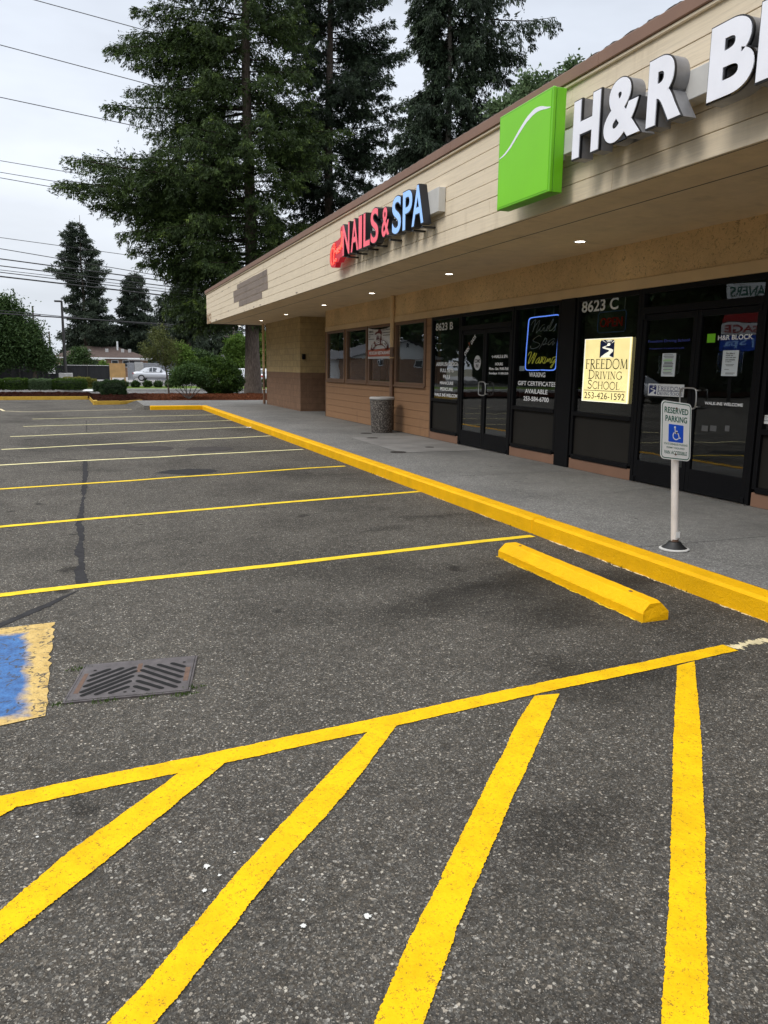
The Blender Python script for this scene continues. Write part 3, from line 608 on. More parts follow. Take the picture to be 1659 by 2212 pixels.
# mulch bed: rough ground
rng = np.random.default_rng(5)
x_l = -30; nx, ny = 500, 70
fx = [p[0] for p in kb_f]; fy = [p[1]+.12 for p in kb_f]
xs = np.linspace(x_l, 24, nx); mv = []
for i, x in enumerate(xs):
    y0 = np.interp(x, fx, fy) if x < fx[-1] else bed_edge+.0
    for j in range(ny):
        t = j/(ny-1); y = y0+(YE-y0)*t
        z = .10+.16*sin(pi*min(1, t*1.1))+rng.normal(0, .018) if 0 < j < ny-1 else (.12 if j == 0 else -.15)
        mv.append((x, y, z))
mf = [(i*ny+j, (i+1)*ny+j, (i+1)*ny+j+1, i*ny+j+1) for i in range(nx-1) for j in range(ny-1)]
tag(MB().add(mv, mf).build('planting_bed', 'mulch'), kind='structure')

# ================================================================== SHOP BUILDING
WX = 6.68; FX = 4.55; SZ = 3.19
bld = empty('shop_building', (WX, 12, 0), 'long tan strip mall block with cream board fascia, brown trim and black shop fronts', 'building')
def bp(mb, name, mats, **k): return mb.build(name, mats, bld, **k)
YS = -18.0        # near end, out of view
# fascia boards
zb = [3.19, 3.36, 3.54, 3.72, 3.90, 4.085, 4.285]
mb = MB(); rr = random.Random(3)
for i in range(6):
    y = YS
    while y < 30.95:
        y2 = min(30.95, y+rr.choice((2.4, 3.05, 3.66, 4.2)))
        dx = rr.uniform(-.0015, .0015)
        mb.box(FX+dx, FX+.03, y+.0015, y2-.0015, zb[i]+(.003 if i else -.012), zb[i+1]-.003, .003); y = y2
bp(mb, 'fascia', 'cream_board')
mb = MB(); mb.box(FX+.02, FX+.12, YS, 30.93, 3.20, 4.30); mb.box(FX+.12, 20, 30.85, 30.95, 3.17, 4.28); bp(mb, 'fascia_backing', 'aggregate_gap')
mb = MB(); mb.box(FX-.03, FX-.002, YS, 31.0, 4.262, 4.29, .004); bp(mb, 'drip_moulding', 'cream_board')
mb = MB(); y = YS
while y < 30.97:
    y2 = min(31.0, y+3.05); mb.box(FX-.05, FX+.2, y+.002, y2-.002, 4.292, 4.405, .006); y = y2
bp(mb, 'roof_trim', 'trim_brown')
# roof tiles: barrel courses above the trim
mb = MB(); pitch = .265; n = int((31.2-YS)/pitch); prof = 8
rows = 9
for r_ in range(rows):
    x0 = FX-.03+r_*.36; z0 = 4.392+r_*.10; vs = []; cols = n*prof+1
    for (xx, dz) in ((x0, .0), (x0, .014), (x0+.40, .135)):
        for c in range(cols):
            ph = (c % prof)/prof; h = .020*max(0, sin(pi*ph))**.8 + rr.uniform(-.002, .002)
            vs.append((xx + (rr.uniform(-.006, .006) if dz < .1 else 0), YS+c*pitch/prof, z0+dz+h if dz else z0+h-.012))
    mb.add(vs, [(k*cols+c, k*cols+c+1, (k+1)*cols+c+1, (k+1)*cols+c) for k in range(2) for c in range(cols-1)])
bp(mb, 'roof_tiles', 'tile_dark')
mb = MB(); mb.box(7.4, 22, YS, 30.9, 4.3, 4.36); bp(mb, 'flat_roof', 'tile_dark')
# soffit
mb = MB()
for a, b in ((FX+.035, 5.155), (5.175, WX+2.4)):
    y = YS
    while y < 30.93:
        y2 = min(30.93, y+2.44); mb.box(a, b, y+.003, y2-.003, SZ+.0, SZ+.02, .003); y = y2
mb.box(FX+.06, 8.9, YS, 30.9, SZ+.022, SZ+.05); bp(mb, 'soffit', 'soffit_board')
mb = MB(); mb.box(5.150, 5.180, YS, 30.93, SZ+.001, SZ+.021); mb.box(FX+.03, FX+.045, YS, 30.93, SZ-.010, SZ+.01); bp(mb, 'soffit_groove_line', 'dark_joint')  # dark strip coloured in where the soffit groove reads dark, plus the outer lip
# bare wood left where a sign was taken down
mb = MB()
for i, (xa, xb, ym) in enumerate([(725, 1385, 180), (645, 1392, 330), (655, 1398, 470), (765, 1265, 560)]):
    z0, z1 = [(3.905, 4.06), (3.725, 3.895), (3.545, 3.715), (3.37, 3.535)][i]
    ya = onx(P('w', xa, ym+80 if xa < 760 else 600), FX)[1]; yb = onx(P('w', xb, 300-90*(i < 2)), FX)[1]
    N = 14; top = [(-(ya+(yb-ya)*k/N), z1-(.0 if i else .012*rr.random()+.01)) for k in range(N+1)]
    bot = [(-(ya+(yb-ya)*k/N), z0+.006*rr.random()) for k in range(N, -1, -1)]
    mb.prism(top+bot, 0, .004, facade(FX-.0025))
bp(mb, 'bare_boards', 'bare_wood')
mb = MB(); text_on(mb, '8623', *rect_x(2, (42, 797), (67, 848), FX), facade(FX-.003), .02); bp(mb, 'address_number', 'chip_brown')
for _ in range(14):
    yy = rr.uniform(13.8, 29); zz = rr.choice((3.2, 3.215, 3.36, 4.085))+rr.uniform(-.008, .01); s_ = rr.uniform(.02, .075)
    pts = [(-yy+s_*cos(a)*rr.uniform(.5, 1.2)*2.2, zz+.3*s_*sin(a)*rr.uniform(.4, 1.2)) for a in np.linspace(0, 2*pi, 17, endpoint=False)]
    bp(MB().prism(pts, 0, .002, facade(FX-.0022)), 'peeled_paint', 'bare_wood')
# main walls behind
STY = [YS, -12.0, -6.0, -.6, 3.1, 4.75]
mb = MB()
for a, b in ((YS, 22.18),):
    y = a
    while y < b: y2 = min(b, y+2.44); mb.box(WX, WX+.2, y+.002, y2-.002, 2.74, SZ); y = y2
bp(mb, 'stucco_wall', 'stucco')
mb = MB(); mb.box(WX-.02, WX+.02, YS, 14.68, 2.60, 2.736, .004); mb.box(WX-.02, WX+.02, 14.683, 22.18, 2.60, 2.736, .004); bp(mb, 'stucco_band', 'tan_trim')
# siding wall with the four brown windows
wins = [(20.38, 21.96), (18.58, 20.17), (16.85, 18.42), (14.98, 16.64)]
mb = MB(); edges = [.15, .33, .505, .68, .855, 1.03, 1.205]
for a, b in zip(edges[:-1], edges[1:]): mb.box(WX, WX+.03, 14.72, 22.16, a+.003, b-.003, .003)
piers = [(14.72, 14.93), (16.69, 16.80), (18.47, 18.53), (20.22, 20.33), (22.01, 22.16)]
for (a, b) in piers:
    z = 1.205
    while z < 2.59: z2 = min(2.597, z+.176); mb.box(WX, WX+.03, a, b, z+.003, z2-.003, .003); z = z2
bp(mb, 'siding', 'brown_board')
mb = MB(); mb.box(WX+.02, WX+.2, 14.70, 22.15, .15, 1.2); mb.box(WX-.008, WX+.2, 14.655, 14.715, .15, 2.598); mb.box(WX-.008, WX+1.2, 22.165, 22.20, .15, 2.598); mb.box(WX+.03, WX+.2, 14.70, 14.95, 1.2, 2.6); bp(mb, 'siding_corner', 'frame_brown')
GX = WX+.016
for (a, b) in wins:
    fr_ = MB(); t = .055; z0, z1 = 1.215, 2.585
    fr_.box(WX-.025, WX+.09, a-.04, b+.04, z0-.03, z0+t, .004); fr_.box(WX-.025, WX+.09, a-.04, b+.04, z1-t, z1+.01, .004)
    fr_.box(WX-.024, WX+.09, a-.04, a+t, z0+t+.001, z1-t-.001, .004); fr_.box(WX-.024, WX+.09, b-t, b+.04, z0+t+.001, z1-t-.001, .004)
    wo_ = bp(fr_, 'window', 'frame_brown')
    pn = MB().box(GX, GX+.008, a+t-.01, b-t+.01, z0+t-.01, z1-t+.01); pn.build('pane', 'glass', wo_)
    sl_ = MB().box(WX-.05, WX-.027, a-.05, b+.05, z0-.05, z0-.012, .004); sl_.build('sill', 'frame_brown', wo_)
# block wall of the end unit and its return
mb = MB(); mb.box(6.60, 6.9, 24.8, 29.85, .15, SZ-.001); mb.box(6.905, 9.2, 24.8, 25.0, .15, SZ-.001); mb.box(9.2, 20, 29.6, 29.85, .15, SZ-.001); bp(mb, 'block_wall', 'block_wall')
mb = MB(); mb.box(8.6, 8.8, 22.1, 24.79, .15, SZ-.001); mb.box(WX+.03, 8.6, 22.2, 22.3, .15, SZ-.001); bp(mb, 'alcove_wall', 'brown_board')
mb = MB(); mb.box(6.5, 6.598, 24.86, 24.93, 2.12, 2.25, .01) if 0 else mb.box(6.66, 6.76, 24.70, 24.798, 1.83, 2.0, .01); bp(mb, 'wall_fitting', 'black_frame')
# storefront
YB = [(13.33, 14.655), (10.05, 11.42), (8.22, 9.67)]
def window_bay(a, b, lab=None):
    """black framed glass over a grey kick panel, on a tan base"""
    f = MB(); x0, x1 = WX-.02, WX+.10
    f.box(x0, x1, a, a+.055, .335, 2.598, .004); f.box(x0, x1, b-.055, b, .335, 2.598, .004)
    f.box(x0+.001, x1, a+.056, b-.056, 2.535, 2.597, .004); f.box(x0-.012, x1, a+.056, b-.056, .925, .985, .006); f.box(x0-.012, x1, a+.056, b-.056, .30, .36, .006)
    o = bp(f, 'window', 'black_frame')
    MB().box(GX, GX+.008, a+.05, b-.05, .98, 2.54).build('pane', 'glass', o)
    MB().box(WX+.02, WX+.05, a+.05, b-.05, .355, .93).build('kick_panel', 'kick_panel', o)
    MB().box(WX-.012, WX+.1, a, b, .147, .298, .004).build('base', 'trim_brown', o)
    MB().box(WX-.014, WX-.0205, a+.062, a+.07, 1.0, 2.52).build('trim_bead', 'steel', o) if 0 else None
    return o
w_b1 = window_bay(13.345, 14.65); w_b2 = window_bay(10.04, 11.385); w_c1 = window_bay(8.245, 9.64)
w_n = window_bay(4.75, 6.235); window_bay(3.2, 4.72); window_bay(-.6, 1.2); window_bay(-6, -4); window_bay(-8.2, -6.05)
mb = MB(); mb.box(WX-.03, WX+.1, 9.665, 10.02, .15, 2.6, .003); bp(mb, 'storefront_post', 'black_frame')
mb = MB(); mb.box(WX, WX+.18, -4, -.62, .15, 2.6); mb.box(WX, WX+.18, YS, -8.22, .15, 2.6); bp(mb, 'wall', 'brown_board')
def door_pair(a, b, mid):
    f = MB(); x0, x1 = WX-.025, WX+.10
    f.box(x0, x1, a, a+.05, .15, 2.598, .004); f.box(x0, x1, b-.05, b, .15, 2.598, .004)
    f.box(x0+.001, x1, a+.051, b-.051, 2.535, 2.597, .004); f.box(x0-.004, x1, a+.051, b-.051, 2.28, 2.365, .004)
    o = bp(f, 'door_frame', 'black_frame'); MB().box(GX, GX+.008, a+.045, b-.045, 2.36, 2.54).build('transom_pane', 'glass', o)
    MB().box(WX-.06, WX+.1, a+.02, b-.02, .146, .158, .003).build('threshold', 'steel', o)
    out = []
    for (p, r_) in ((a+.055, mid-.004), (mid+.004, b-.055)):
        d = MB(); dx0, dx1 = WX-.018, WX+.03
        d.box(dx0, dx1, p, p+.06, .165, 2.275, .004); d.box(dx0, dx1, r_-.06, r_, .165, 2.275, .004)
        d.box(dx0+.0015, dx1, p+.061, r_-.061, 2.20, 2.274, .004); d.box(dx0+.0015, dx1, p+.061, r_-.061, .166, .435, .004)
        dr = bp(d, 'door', 'black_frame'); MB().box(WX+.004, WX+.012, p+.055, r_-.055, .43, 2.205).build('pane', 'glass', dr)
        pv_y = p+.02 if r_ < mid+.01 else r_-.02
        MB().box(dx0-.02, dx0+.01, pv_y-.02, pv_y+.02, .16, .225, .006).build('pivot', 'black_frame', dr); MB().box(dx0-.02, dx0+.01, pv_y-.02, pv_y+.02, 2.22, 2.285, .006).build('pivot', 'black_frame', dr)
        out.append(dr)
    return out     # [near leaf (right in view), far leaf (left in view)]
d_b = door_pair(11.40, 13.335, 12.37); d_c = door_pair(6.26, 8.235, 7.24); door_pair(1.22, 3.18, 2.2)
# downspouts
mb = MB()
def spout(mb, x, y, ysp=.0):
    mb.m(0); mb.tube([(x, y, SZ), (x, y, 2.05 if y < 20 else 1.4)], .05, 10); mb.m(1); mb.tube([(x, y, 2.05 if y < 20 else 1.4), (x, y, .16)], .0495, 10); mb.m(0)
    for z in (.7, 1.8, 2.9): mb.box(x-.055, x+.06, y-.06, y+.06, z, z+.03)
spout(mb, WX-.055, 16.745); o_ = bp(mb, 'downspout', ['tan_trim', 'frame_brown']); smooth_by_angle(o_)
mb = MB(); spout(mb, 6.50, 29.86); o_ = bp(mb, 'downspout', ['tan_trim', 'frame_brown']); smooth_by_angle(o_)
# rooms behind the glass
mb = MB(); mb.box(WX+.12, 12.6, YS, 22.1, .10, .146); bp(mb, 'interior_floor', 'interior_floor')
mb = MB(); mb.box(12.6, 12.7, YS, 24.7, .1, 3.3); mb.box(WX+.14, 12.6, 14.70, 14.85, .15, 3.2); mb.box(WX+.14, 12.6, 9.78, 9.90, .15, 3.2); mb.box(WX+.14, 12.6, 3.15, 3.2, .15, 3.2); mb.box(WX+.3, 12.6, YS, YS+.1, .15, 3.2)
bp(mb, 'interior_wall', 'interior_wall')
mb = MB(); mb.box(WX+.2, 12.6, YS, 22.1, 2.9, 2.95); mb.box(WX+.2, WX+.26, YS, 22.1, 2.6, 2.9); bp(mb, 'interior_ceiling', 'interior_dark')
mb = MB(); mb.box(WX+.35, WX+.38, 14.9, 18.0, 1.0, 2.6); mb.box(WX+.35, WX+.38, 18.6, 22.0, 1.0, 2.6); bp(mb, 'curtain', 'interior_dark')

# --- vinyl lettering and papers on the glass
VX = GX-.003
vinyl('lettering', [(3, '8623 B', (147, 585), (303, 640))], VX, 'grey_vinyl', w_b1, .02)
vinyl('lettering', [(3, 'AIRBRUSH DESIGN', (150, 942), (355, 978)), (3, 'FULL SETS', (187, 1000), (308, 1036)), (3, 'FILLS', (214, 1058), (277, 1092)), (3, 'MANICURE', (184, 1116), (305, 1152)), (3, 'PEDICURE', (187, 1172), (300, 1210)), (3, 'WALK INS WELCOME', (132, 1222), (355, 1272))], VX, 'white_vinyl', w_b1)
vinyl('lettering', [('n', 'WAXING', (290, 1420), (645, 1535)), ('n', 'GIFT CERTIFICATES', (45, 1610), (875, 1745)), ('n', 'AVAILABLE', (200, 1785), (692, 1915)), ('n', '253-584-6700', (165, 1945), (718, 2090))], VX, 'white_vinyl', w_b2, .02)
vinyl('lettering', [(4, '8623 C', (178, 330), (463, 392))], VX, 'grey_vinyl', w_c1, .02)
DVX = WX+.001
vinyl('lettering', [(3, 'NAILS & SPA', (690, 875), (808, 903)), (3, 'HOURS', (693, 945), (763, 972)), (3, 'Mon.- Sat. 9:00-7:00', (637, 988), (820, 1016)), (3, 'Sundays 11:00-5:00', (635, 1032), (820, 1063))], DVX, 'white_vinyl', d_b[0])
def neon(mb, pts, X, r, k, closed=False, n=6):
    q = [onx(P(k, *p), X) for p in pts]
    # smooth the traced path
    for _ in range(2):
        w_ = [q[0]]
        for a, b in zip(q[:-1], q[1:]): w_ += [a*.75+b*.25, a*.25+b*.75]
        w_.append(q[-1]); q = w_
    mb.tube(q, r, n)
mb = MB(); neon(mb, [(660, 890), (672, 880), (668, 905)], DVX, .004, 3); neon(mb, [(672, 890), (674, 900), (678, 888), (681, 898), (686, 880), (687, 900)], DVX, .003, 3); mb.build('lettering', 'white_vinyl', d_b[0])
def rot_text(txt, k, p0, p1, h, X, mat, parent, bold=.02):
    a = onx(P(k, *p0), X); b = onx(P(k, *p1), X); u = np.array([-(b[1]-a[1]), b[2]-a[2]]); L = np.linalg.norm(u); u /= L; v = np.array([-u[1], u[0]])
    f = lambda s, t, w: (X-w, -(-a[1]+u[0]*s+v[0]*t), a[2]+u[1]*s+v[1]*t)
    text_on(MB_ := MB(), txt, 0, 0, L, h, f, bold); return MB_.build('lettering', mat, parent)
rot_text('OPEN', 3, (416, 888), (455, 822), .075, DVX, 'white_vinyl', d_b[1]); rot_text('7', 3, (458, 800), (466, 782), .08, DVX, 'terracotta', d_b[1]); rot_text('DAYS', 3, (476, 782), (517, 715), .075, DVX, 'white_vinyl', d_b[1])
vinyl('lettering', [(4, 'Freedom Driving School', (705, 640), (1033, 655)), (4, 'Reception located to Left', (715, 702), (990, 710))], DVX, 'blue_vinyl', d_c[1], .005)
vinyl('lettering', [(4, 'H&R BLOCK', (1262, 602), (1538, 630))], DVX, 'white_vinyl', d_c[0], .02)
mb = MB(); u0, v0, u1, v1 = rect_x(4, (1177, 590), (1236, 658), DVX); mb.box(DVX-.001, DVX, -u0, -u1, v0, v1); mb.build('green_decal', 'sign_green', d_c[0])
vinyl('lettering', [(4, 'WALK-INS WELCOME', (1155, 1128), (1458, 1172))], DVX, 'white_vinyl', d_c[0], .02)
for xa in (1132, 1200, 1318):
    u0, v0, u1, v1 = rect_x(4, (xa, 1318), (xa+(46 if xa < 1300 else 32), 1368), DVX); MB().box(DVX-.001, DVX, -u0, -u1, v0, v1).build('clear_sticker', 'sticker_grey', d_c[0])
# ---------- loose sheets stuck on the glass: things
def sheet(name, label, cat, k, tl, br, X, mat, lines=None, group=None, th=.002, big=None, ink='ink_black', bold=.01):
    u0, v0, u1, v1 = rect_x(k, tl, br, X); t = empty(name, (X, -(u0+u1)/2, v0), label, cat, group)
    MB().box(X-th, X, -u0, -u1, v0, v1).build('sheet', mat, t)
    if lines:
        mb = MB(); W = u1-u0; H = v1-v0
        for (s, a, b, c, d) in lines: text_on(mb, s, u0+W*a, v1-H*d, u0+W*b, v1-H*c, facade(X-th-.0015), bold)
        mb.build('writing', ink, t)
    return t
t = sheet('door_notice', 'white printed closure notice in a clear holder on the right hand tax office door', 'notice', 4, (1303, 722), (1410, 927), DVX-.006, 'paper',
      [('This office is', .2, .75, .09, .145), ('closed, but', .2, .66, .17, .22), ("we're still open", .2, .86, .25, .31), ('and available', .2, .8, .335, .39), ('to help at:', .2, .6, .42, .47)], bold=.03)
mb = MB(); W0 = rect_x(4, (1303, 722), (1410, 927), DVX)
for vv, a, b in ((.55, .25, .8), (.60, .3, .75), (.74, .22, .5), (.88, .3, .9), (.92, .3, .8)): band_line(mb, W0[0]+(W0[2]-W0[0])*a, W0[3]-(W0[3]-W0[1])*vv, W0[0]+(W0[2]-W0[0])*b, W0[3]-(W0[3]-W0[1])*vv, .004, facade(DVX-.0095))
mb.build('small_print', 'kick_panel', t)
u0, v0, u1, v1 = rect_x(4, (1262, 735), (1450, 905), DVX); MB().box(DVX-.005, DVX-.001, -u0, -u1, v0, v1, .001).build('holder', 'acrylic', t)
t = sheet('door_notice', 'white notice with green highlighted lines in a clear holder on the left driving school door', 'notice', 4, (820, 745), (913, 930), DVX-.006, 'paper')
mb = MB(); mc = MB(); W0 = rect_x(4, (820, 745), (913, 930), DVX)
for i in range(14):
    a = .12+.1*rr.random(); b = .9-.12*rr.random(); vv = .07+i*.063
    (mc if i in (3, 4, 11) else mb).add([], []); band_line(mc if i in (3, 4, 9, 11) else mb, W0[0]+(W0[2]-W0[0])*a, W0[3]-(W0[3]-W0[1])*vv, W0[0]+(W0[2]-W0[0])*b, W0[3]-(W0[3]-W0[1])*vv, .008 if 3 < i < 9 else .005, facade(DVX-.0095))
mb.build('print', 'kick_panel', t); mc.build('highlighted_print', 'leaf_ink' if 0 else 'sign_green', t)
u0, v0, u1, v1 = rect_x(4, (792, 757), (948, 905), DVX); MB().box(DVX-.005, DVX-.001, -u0, -u1, v0, v1, .001).build('holder', 'acrylic', t)
# driving school sticker
def road_logo(mb, u0, v0, u1, v1, f, mbw=None):
    """dark panel, sun rays and a winding road (light)"""
    W = u1-u0; H = v1-v0
    mb.prism([(u0+W*a, v0+H*b) for a, b in [(.0, 0), (1, 0), (1, .9), (.93, .98), (.85, 1), (.15, 1), (.07, .98), (0, .9)]], 0, .001, f)
    g_ = lambda a, b: (u0+W*a, v0+H*b)
    L = [(.55,.70),(.42,.66),(.2,.60),(.17,.55),(.3,.50),(.55,.44),(.68,.39),(.62,.33),(.38,.22),(.12,.06),(.08,0)]
    R = [(.70,.72),(.62,.68),(.40,.61),(.36,.575),(.5,.54),(.8,.49),(.95,.42),(.93,.33),(.76,.2),(.70,.1),(.96,0)]
    ff = lambda u, v, w: f(u, v, .0022)
    for i in range(len(L)-1): mbw.add([ff(*g_(*L[i]), 0), ff(*g_(*R[i]), 0), ff(*g_(*R[i+1]), 0), ff(*g_(*L[i+1]), 0)], [(0, 3, 2, 1)])
    cx, cy = .62, .74
    mbw.add([ff(*g_(cx+.11*cos(t), cy+.075*sin(t)), 0) for t in np.linspace(0, 2*pi, 16, endpoint=False)], [tuple(range(16))])
    for aa in (150, 122, 103, 88, 72, 52, 25):
        r1 = .2; t = radians(aa); r2 = min(abs((.99-cx)/cos(t)) if cos(t) > 0 else abs((cx-.01)/cos(t)) if cos(t) < -.01 else 9, (.27*1.0)/max(.05, sin(t))*1.0)
        p1 = (cx+.16*cos(t), cy+.11*sin(t)); p2 = (cx+r2*cos(t), cy+r2*sin(t)*.95); nx_, ny_ = -sin(t)*.035, cos(t)*.028
        mbw.add([ff(*g_(*p1), 0), ff(*g_(p2[0]+nx_, min(.995, p2[1]+ny_)), 0), ff(*g_(p2[0]-nx_, min(.995, p2[1]-ny_)), 0)], [(0, 1, 2)])
u0, v0, u1, v1 = rect_x(4, (708, 985), (985, 1095), DVX)
t = empty('window_sticker', (DVX, -(u0+u1)/2, v0), 'wide white sticker with blue winding road emblem and driving school name, beside the door handle', 'sticker')
MB().box(DVX-.003, DVX, -u0, -u1, v0, v1).build('sheet', 'sign_white', t)
mb = MB(); mw = MB(); ff = facade(DVX-.004); W = u1-u0; H = v1-v0
road_logo(mb, u0+W*.03, v0+H*.12, u0+W*.24, v0+H*.90, ff, mw)
serif_word(mb, 'FREEDOM', u0+W*.28, v0+H*.48, u0+W*.97, v0+H*.84, ff, True, 1.9); band_line(mb, u0+W*.28, v0+H*.42, u0+W*.97, v0+H*.42, .006, ff)
serif_word(mb, 'DRIVING', u0+W*.28, v0+H*.10, u0+W*.61, v0+H*.36, ff, True, 1.9); serif_word(mb, 'SCHOOL', u0+W*.65, v0+H*.10, u0+W*.97, v0+H*.36, ff, True, 1.9)
mb.build('print', 'navy', t); mw.build('emblem_road', 'sign_white', t)
# lit poster
PX = GX-.02
A = rect_x('p', (175, 312), (1340, 2098), PX); u0, v0, u1, v1 = A
t = empty('lit_poster', (PX, -(u0+u1)/2, v0), 'glowing yellow driving school poster with blue road emblem hung in the black shop window', 'sign')
MB().box(PX-.02, PX, -u0, -u1, v0, v1, .003).build('panel', 'poster_lit', t)
mb = MB(); W = u1-u0; H = v1-v0; e_ = .022
for (a, b, c, d) in ((0, .0, .022, 1), (.978, 0, 1, 1), (0.022, 0, .978, .012), (.022, .988, .978, 1)): mb.box(PX-.0215, PX-.0205, -(u0+W*a), -(u0+W*c), v0+H*b, v0+H*d)
mb.build('edge', 'poster_edge', t)
mb = MB(); mw = MB(); ml = MB(); ff = facade(PX-.022)
road_logo(mb, u0+W*.355, v0+H*.70, u0+W*.66, v0+H*.975, ff, mw)
serif_word(ml, 'FREEDOM', u0+W*.055, v0+H*.525, u0+W*.955, v0+H*.675, ff, False, 1.45); serif_word(ml, 'DRIVING', u0+W*.13, v0+H*.365, u0+W*.85, v0+H*.505, ff, True, 1.45); serif_word(ml, 'SCHOOL', u0+W*.13, v0+H*.205, u0+W*.82, v0+H*.345, ff, True, 1.45)
band_line(ml, u0+W*.04, v0+H*.178, u0+W*.95, v0+H*.178, .008, ff); text_on(ml, '253-426-1592', u0+W*.06, v0+H*.045, u0+W*.94, v0+H*.15, ff, .0)
mb.build('emblem', 'navy', t); mw.build('emblem_road', 'poster_edge', t); ml.build('writing', 'ink_black', t)
# neon nails/spa/waxing sign
NX = GX+.02
c0 = onx(P('n', 560, 1385), NX)
t = empty('neon_sign', (NX, c0[1], c0[2]), 'neon window sign, glowing blue border round white and yellow script, in the nail salon', 'neon sign')
b_ = [(205, 1290), (210, 1345), (245, 1382), (520, 1376)]; mb = MB()
neon(mb, [(625, 182), (340, 213), (300, 240), (280, 290), (255, 620), (230, 900), (205, 1290), (212, 1350), (245, 1380), (520, 1374)], NX, .009, 'n', n=8)
neon(mb, [(640, 182), (900, 148), (945, 155), (968, 195), (940, 560), (905, 1000), (885, 1290), (865, 1350), (820, 1382), (545, 1372)], NX, .009, 'n', n=8); mb.build('border_tube', 'neon_blue', t, smooth=True)
mb = MB()
for s in ([(335, 380), (380, 300), (430, 255), (440, 275), (370, 530), (365, 525), (420, 400), (520, 265), (530, 285), (440, 560), (445, 555), (520, 470)],
          [(640, 370), (600, 370), (530, 450), (525, 510), (560, 520), (640, 400), (610, 500), (640, 515), (690, 460), (730, 350), (665, 500), (690, 515), (790, 300), (815, 245), (830, 260), (800, 340), (730, 480), (760, 515), (830, 450), (900, 330), (895, 360), (860, 420), (870, 480), (820, 515)],
          [(560, 640), (530, 610), (470, 625), (375, 700), (380, 740), (520, 780), (530, 820), (450, 890), (340, 905), (315, 870), (330, 835)],
          [(650, 650), (600, 750), (510, 910)], [(590, 760), (650, 680), (680, 665), (680, 710), (640, 800), (600, 820), (585, 800), (690, 790)],
          [(860, 690), (830, 670), (730, 740), (700, 800), (730, 830), (850, 700), (800, 800), (810, 830), (860, 760)]): neon(mb, s, NX, .0055, 'n')
mb.build('script_tube', 'neon_off', t, smooth=True)
mb = MB()
for s in ([(265, 1050), (310, 970), (355, 975), (260, 1230), (290, 1225), (410, 990), (425, 1000), (345, 1230), (370, 1225), (460, 1000)],
          [(520, 1090), (450, 1150), (430, 1220), (470, 1230), (545, 1080), (490, 1210), (520, 1225), (600, 1075)], [(560, 1080), (575, 1160), (600, 1220), (620, 1225)], [(640, 1080), (530, 1230)],
          [(665, 1090), (620, 1220), (650, 1220), (720, 1090), (690, 1220), (770, 1080), (745, 1215), (780, 1210)], [(880, 1080), (820, 1090), (780, 1180), (810, 1220), (890, 1090), (800, 1300), (765, 1330), (760, 1290), (890, 1170)]): neon(mb, s, NX, .0065, 'n')
mb.build('script_tube', 'neon_yellow', t, smooth=True)
mb = MB(); a = onx(P('n', 470, 150), NX)
for kx in (400, 820):
    p = onx(P('n', kx, 190 if kx < 500 else 160), NX); mb.tube([p+np.array([.01, 0, 0]), (p[0]+.01, p[1], 2.58)], .002, 5)
mb.build('hanging_wire', 'neon_off', t)
# round come-in sign
c = onx(P(3, 530, 948), DVX); t = empty('round_sign', (DVX, c[1], c[2]-.13), 'round white hand lettered welcome sign on the left nail salon door', 'sign')
mb = MB(); r_ = .128; mb.prism([(-c[1]+r_*cos(a), c[2]+r_*1.02*sin(a)) for a in np.linspace(0, 2*pi, 32, endpoint=False)], .001, .006, facade(DVX)); mb.build('disc', 'banner_white', t)
mb = MB(); text_on(mb, 'COME', -c[1]-.10, c[2]+.0, -c[1]+.10, c[2]+.065, facade(DVX-.0075), .03); text_on(mb, 'IN!', -c[1]-.05, c[2]-.085, -c[1]+.05, c[2]-.02, facade(DVX-.0075), .03); mb.build('writing', 'ink_black', t)
for k_, pts, dr in ((4, [(955,1180),(957,1040),(975,1020),(1070,1022),(1090,1040),(1083,1172),(1062,1190),(975,1186),(955,1175)], d_c[1]), (3, [(538,1236),(540,1132),(552,1121),(590,1124),(604,1142),(600,1236),(586,1250),(548,1246),(538,1234)], d_b[1])):
    hm = MB(); neon(hm, pts, WX-.075, .010, k_, n=8)
    for q_ in (pts[5], pts[4]): p_ = onx(P(k_, *q_), WX-.075); hm.tube([p_, (WX-.015, p_[1], p_[2])], .009, 8)
    hm.build('handle', 'steel', dr, smooth=True)
# open sign, unlit, and its chains
u0, v0, u1, v1 = rect_x(4, (308, 420), (520, 568), NX); t = empty('open_sign', (NX, -(u0+u1)/2, v0), 'unlit neon open sign hanging on chains above the yellow poster', 'neon sign')
mb = MB(); pts = [(NX, -(u0+.03), v0), (NX, -(u1-.03), v0), (NX, -u1, v0+.03), (NX, -u1, v1-.03), (NX, -(u1-.03), v1), (NX, -(u0+.03), v1), (NX, -u0, v1-.03), (NX, -u0, v0+.03), (NX, -(u0+.03), v0)]; mb.tube(pts, .008, 6); mb.build('border_tube', 'post_blue', t, smooth=True)
mb = MB(); text_on(mb, 'OPEN', u0+.06, v0+.07, u1-.06, v1-.08, facade(NX), .01, .012); mb.build('writing', 'red_lens', t)
mb = MB(); mb.tube([(NX, -(u0+.04), v1), (NX, -(u0+.04), 2.6)], .003, 5).tube([(NX, -(u1-.04), v1), (NX, -(u1-.04), 2.6)], .003, 5); mb.build('chain', 'neon_off', t)
sheet('window_notice', 'small white printed notice low in the window at the right edge', 'notice', 4, (1622, 1236), (1700, 1312), VX-.001, 'sign_white', [('Please call', .1, .7, .12, .25), ('if you need', .1, .75, .35, .47), ('assistance', .1, .7, .56, .68)])
sheet('window_notice', 'small pale card beside the neon sign in the nail salon window', 'notice', 'n', (80, 1285), (185, 1395), NX+.02, 'paper')
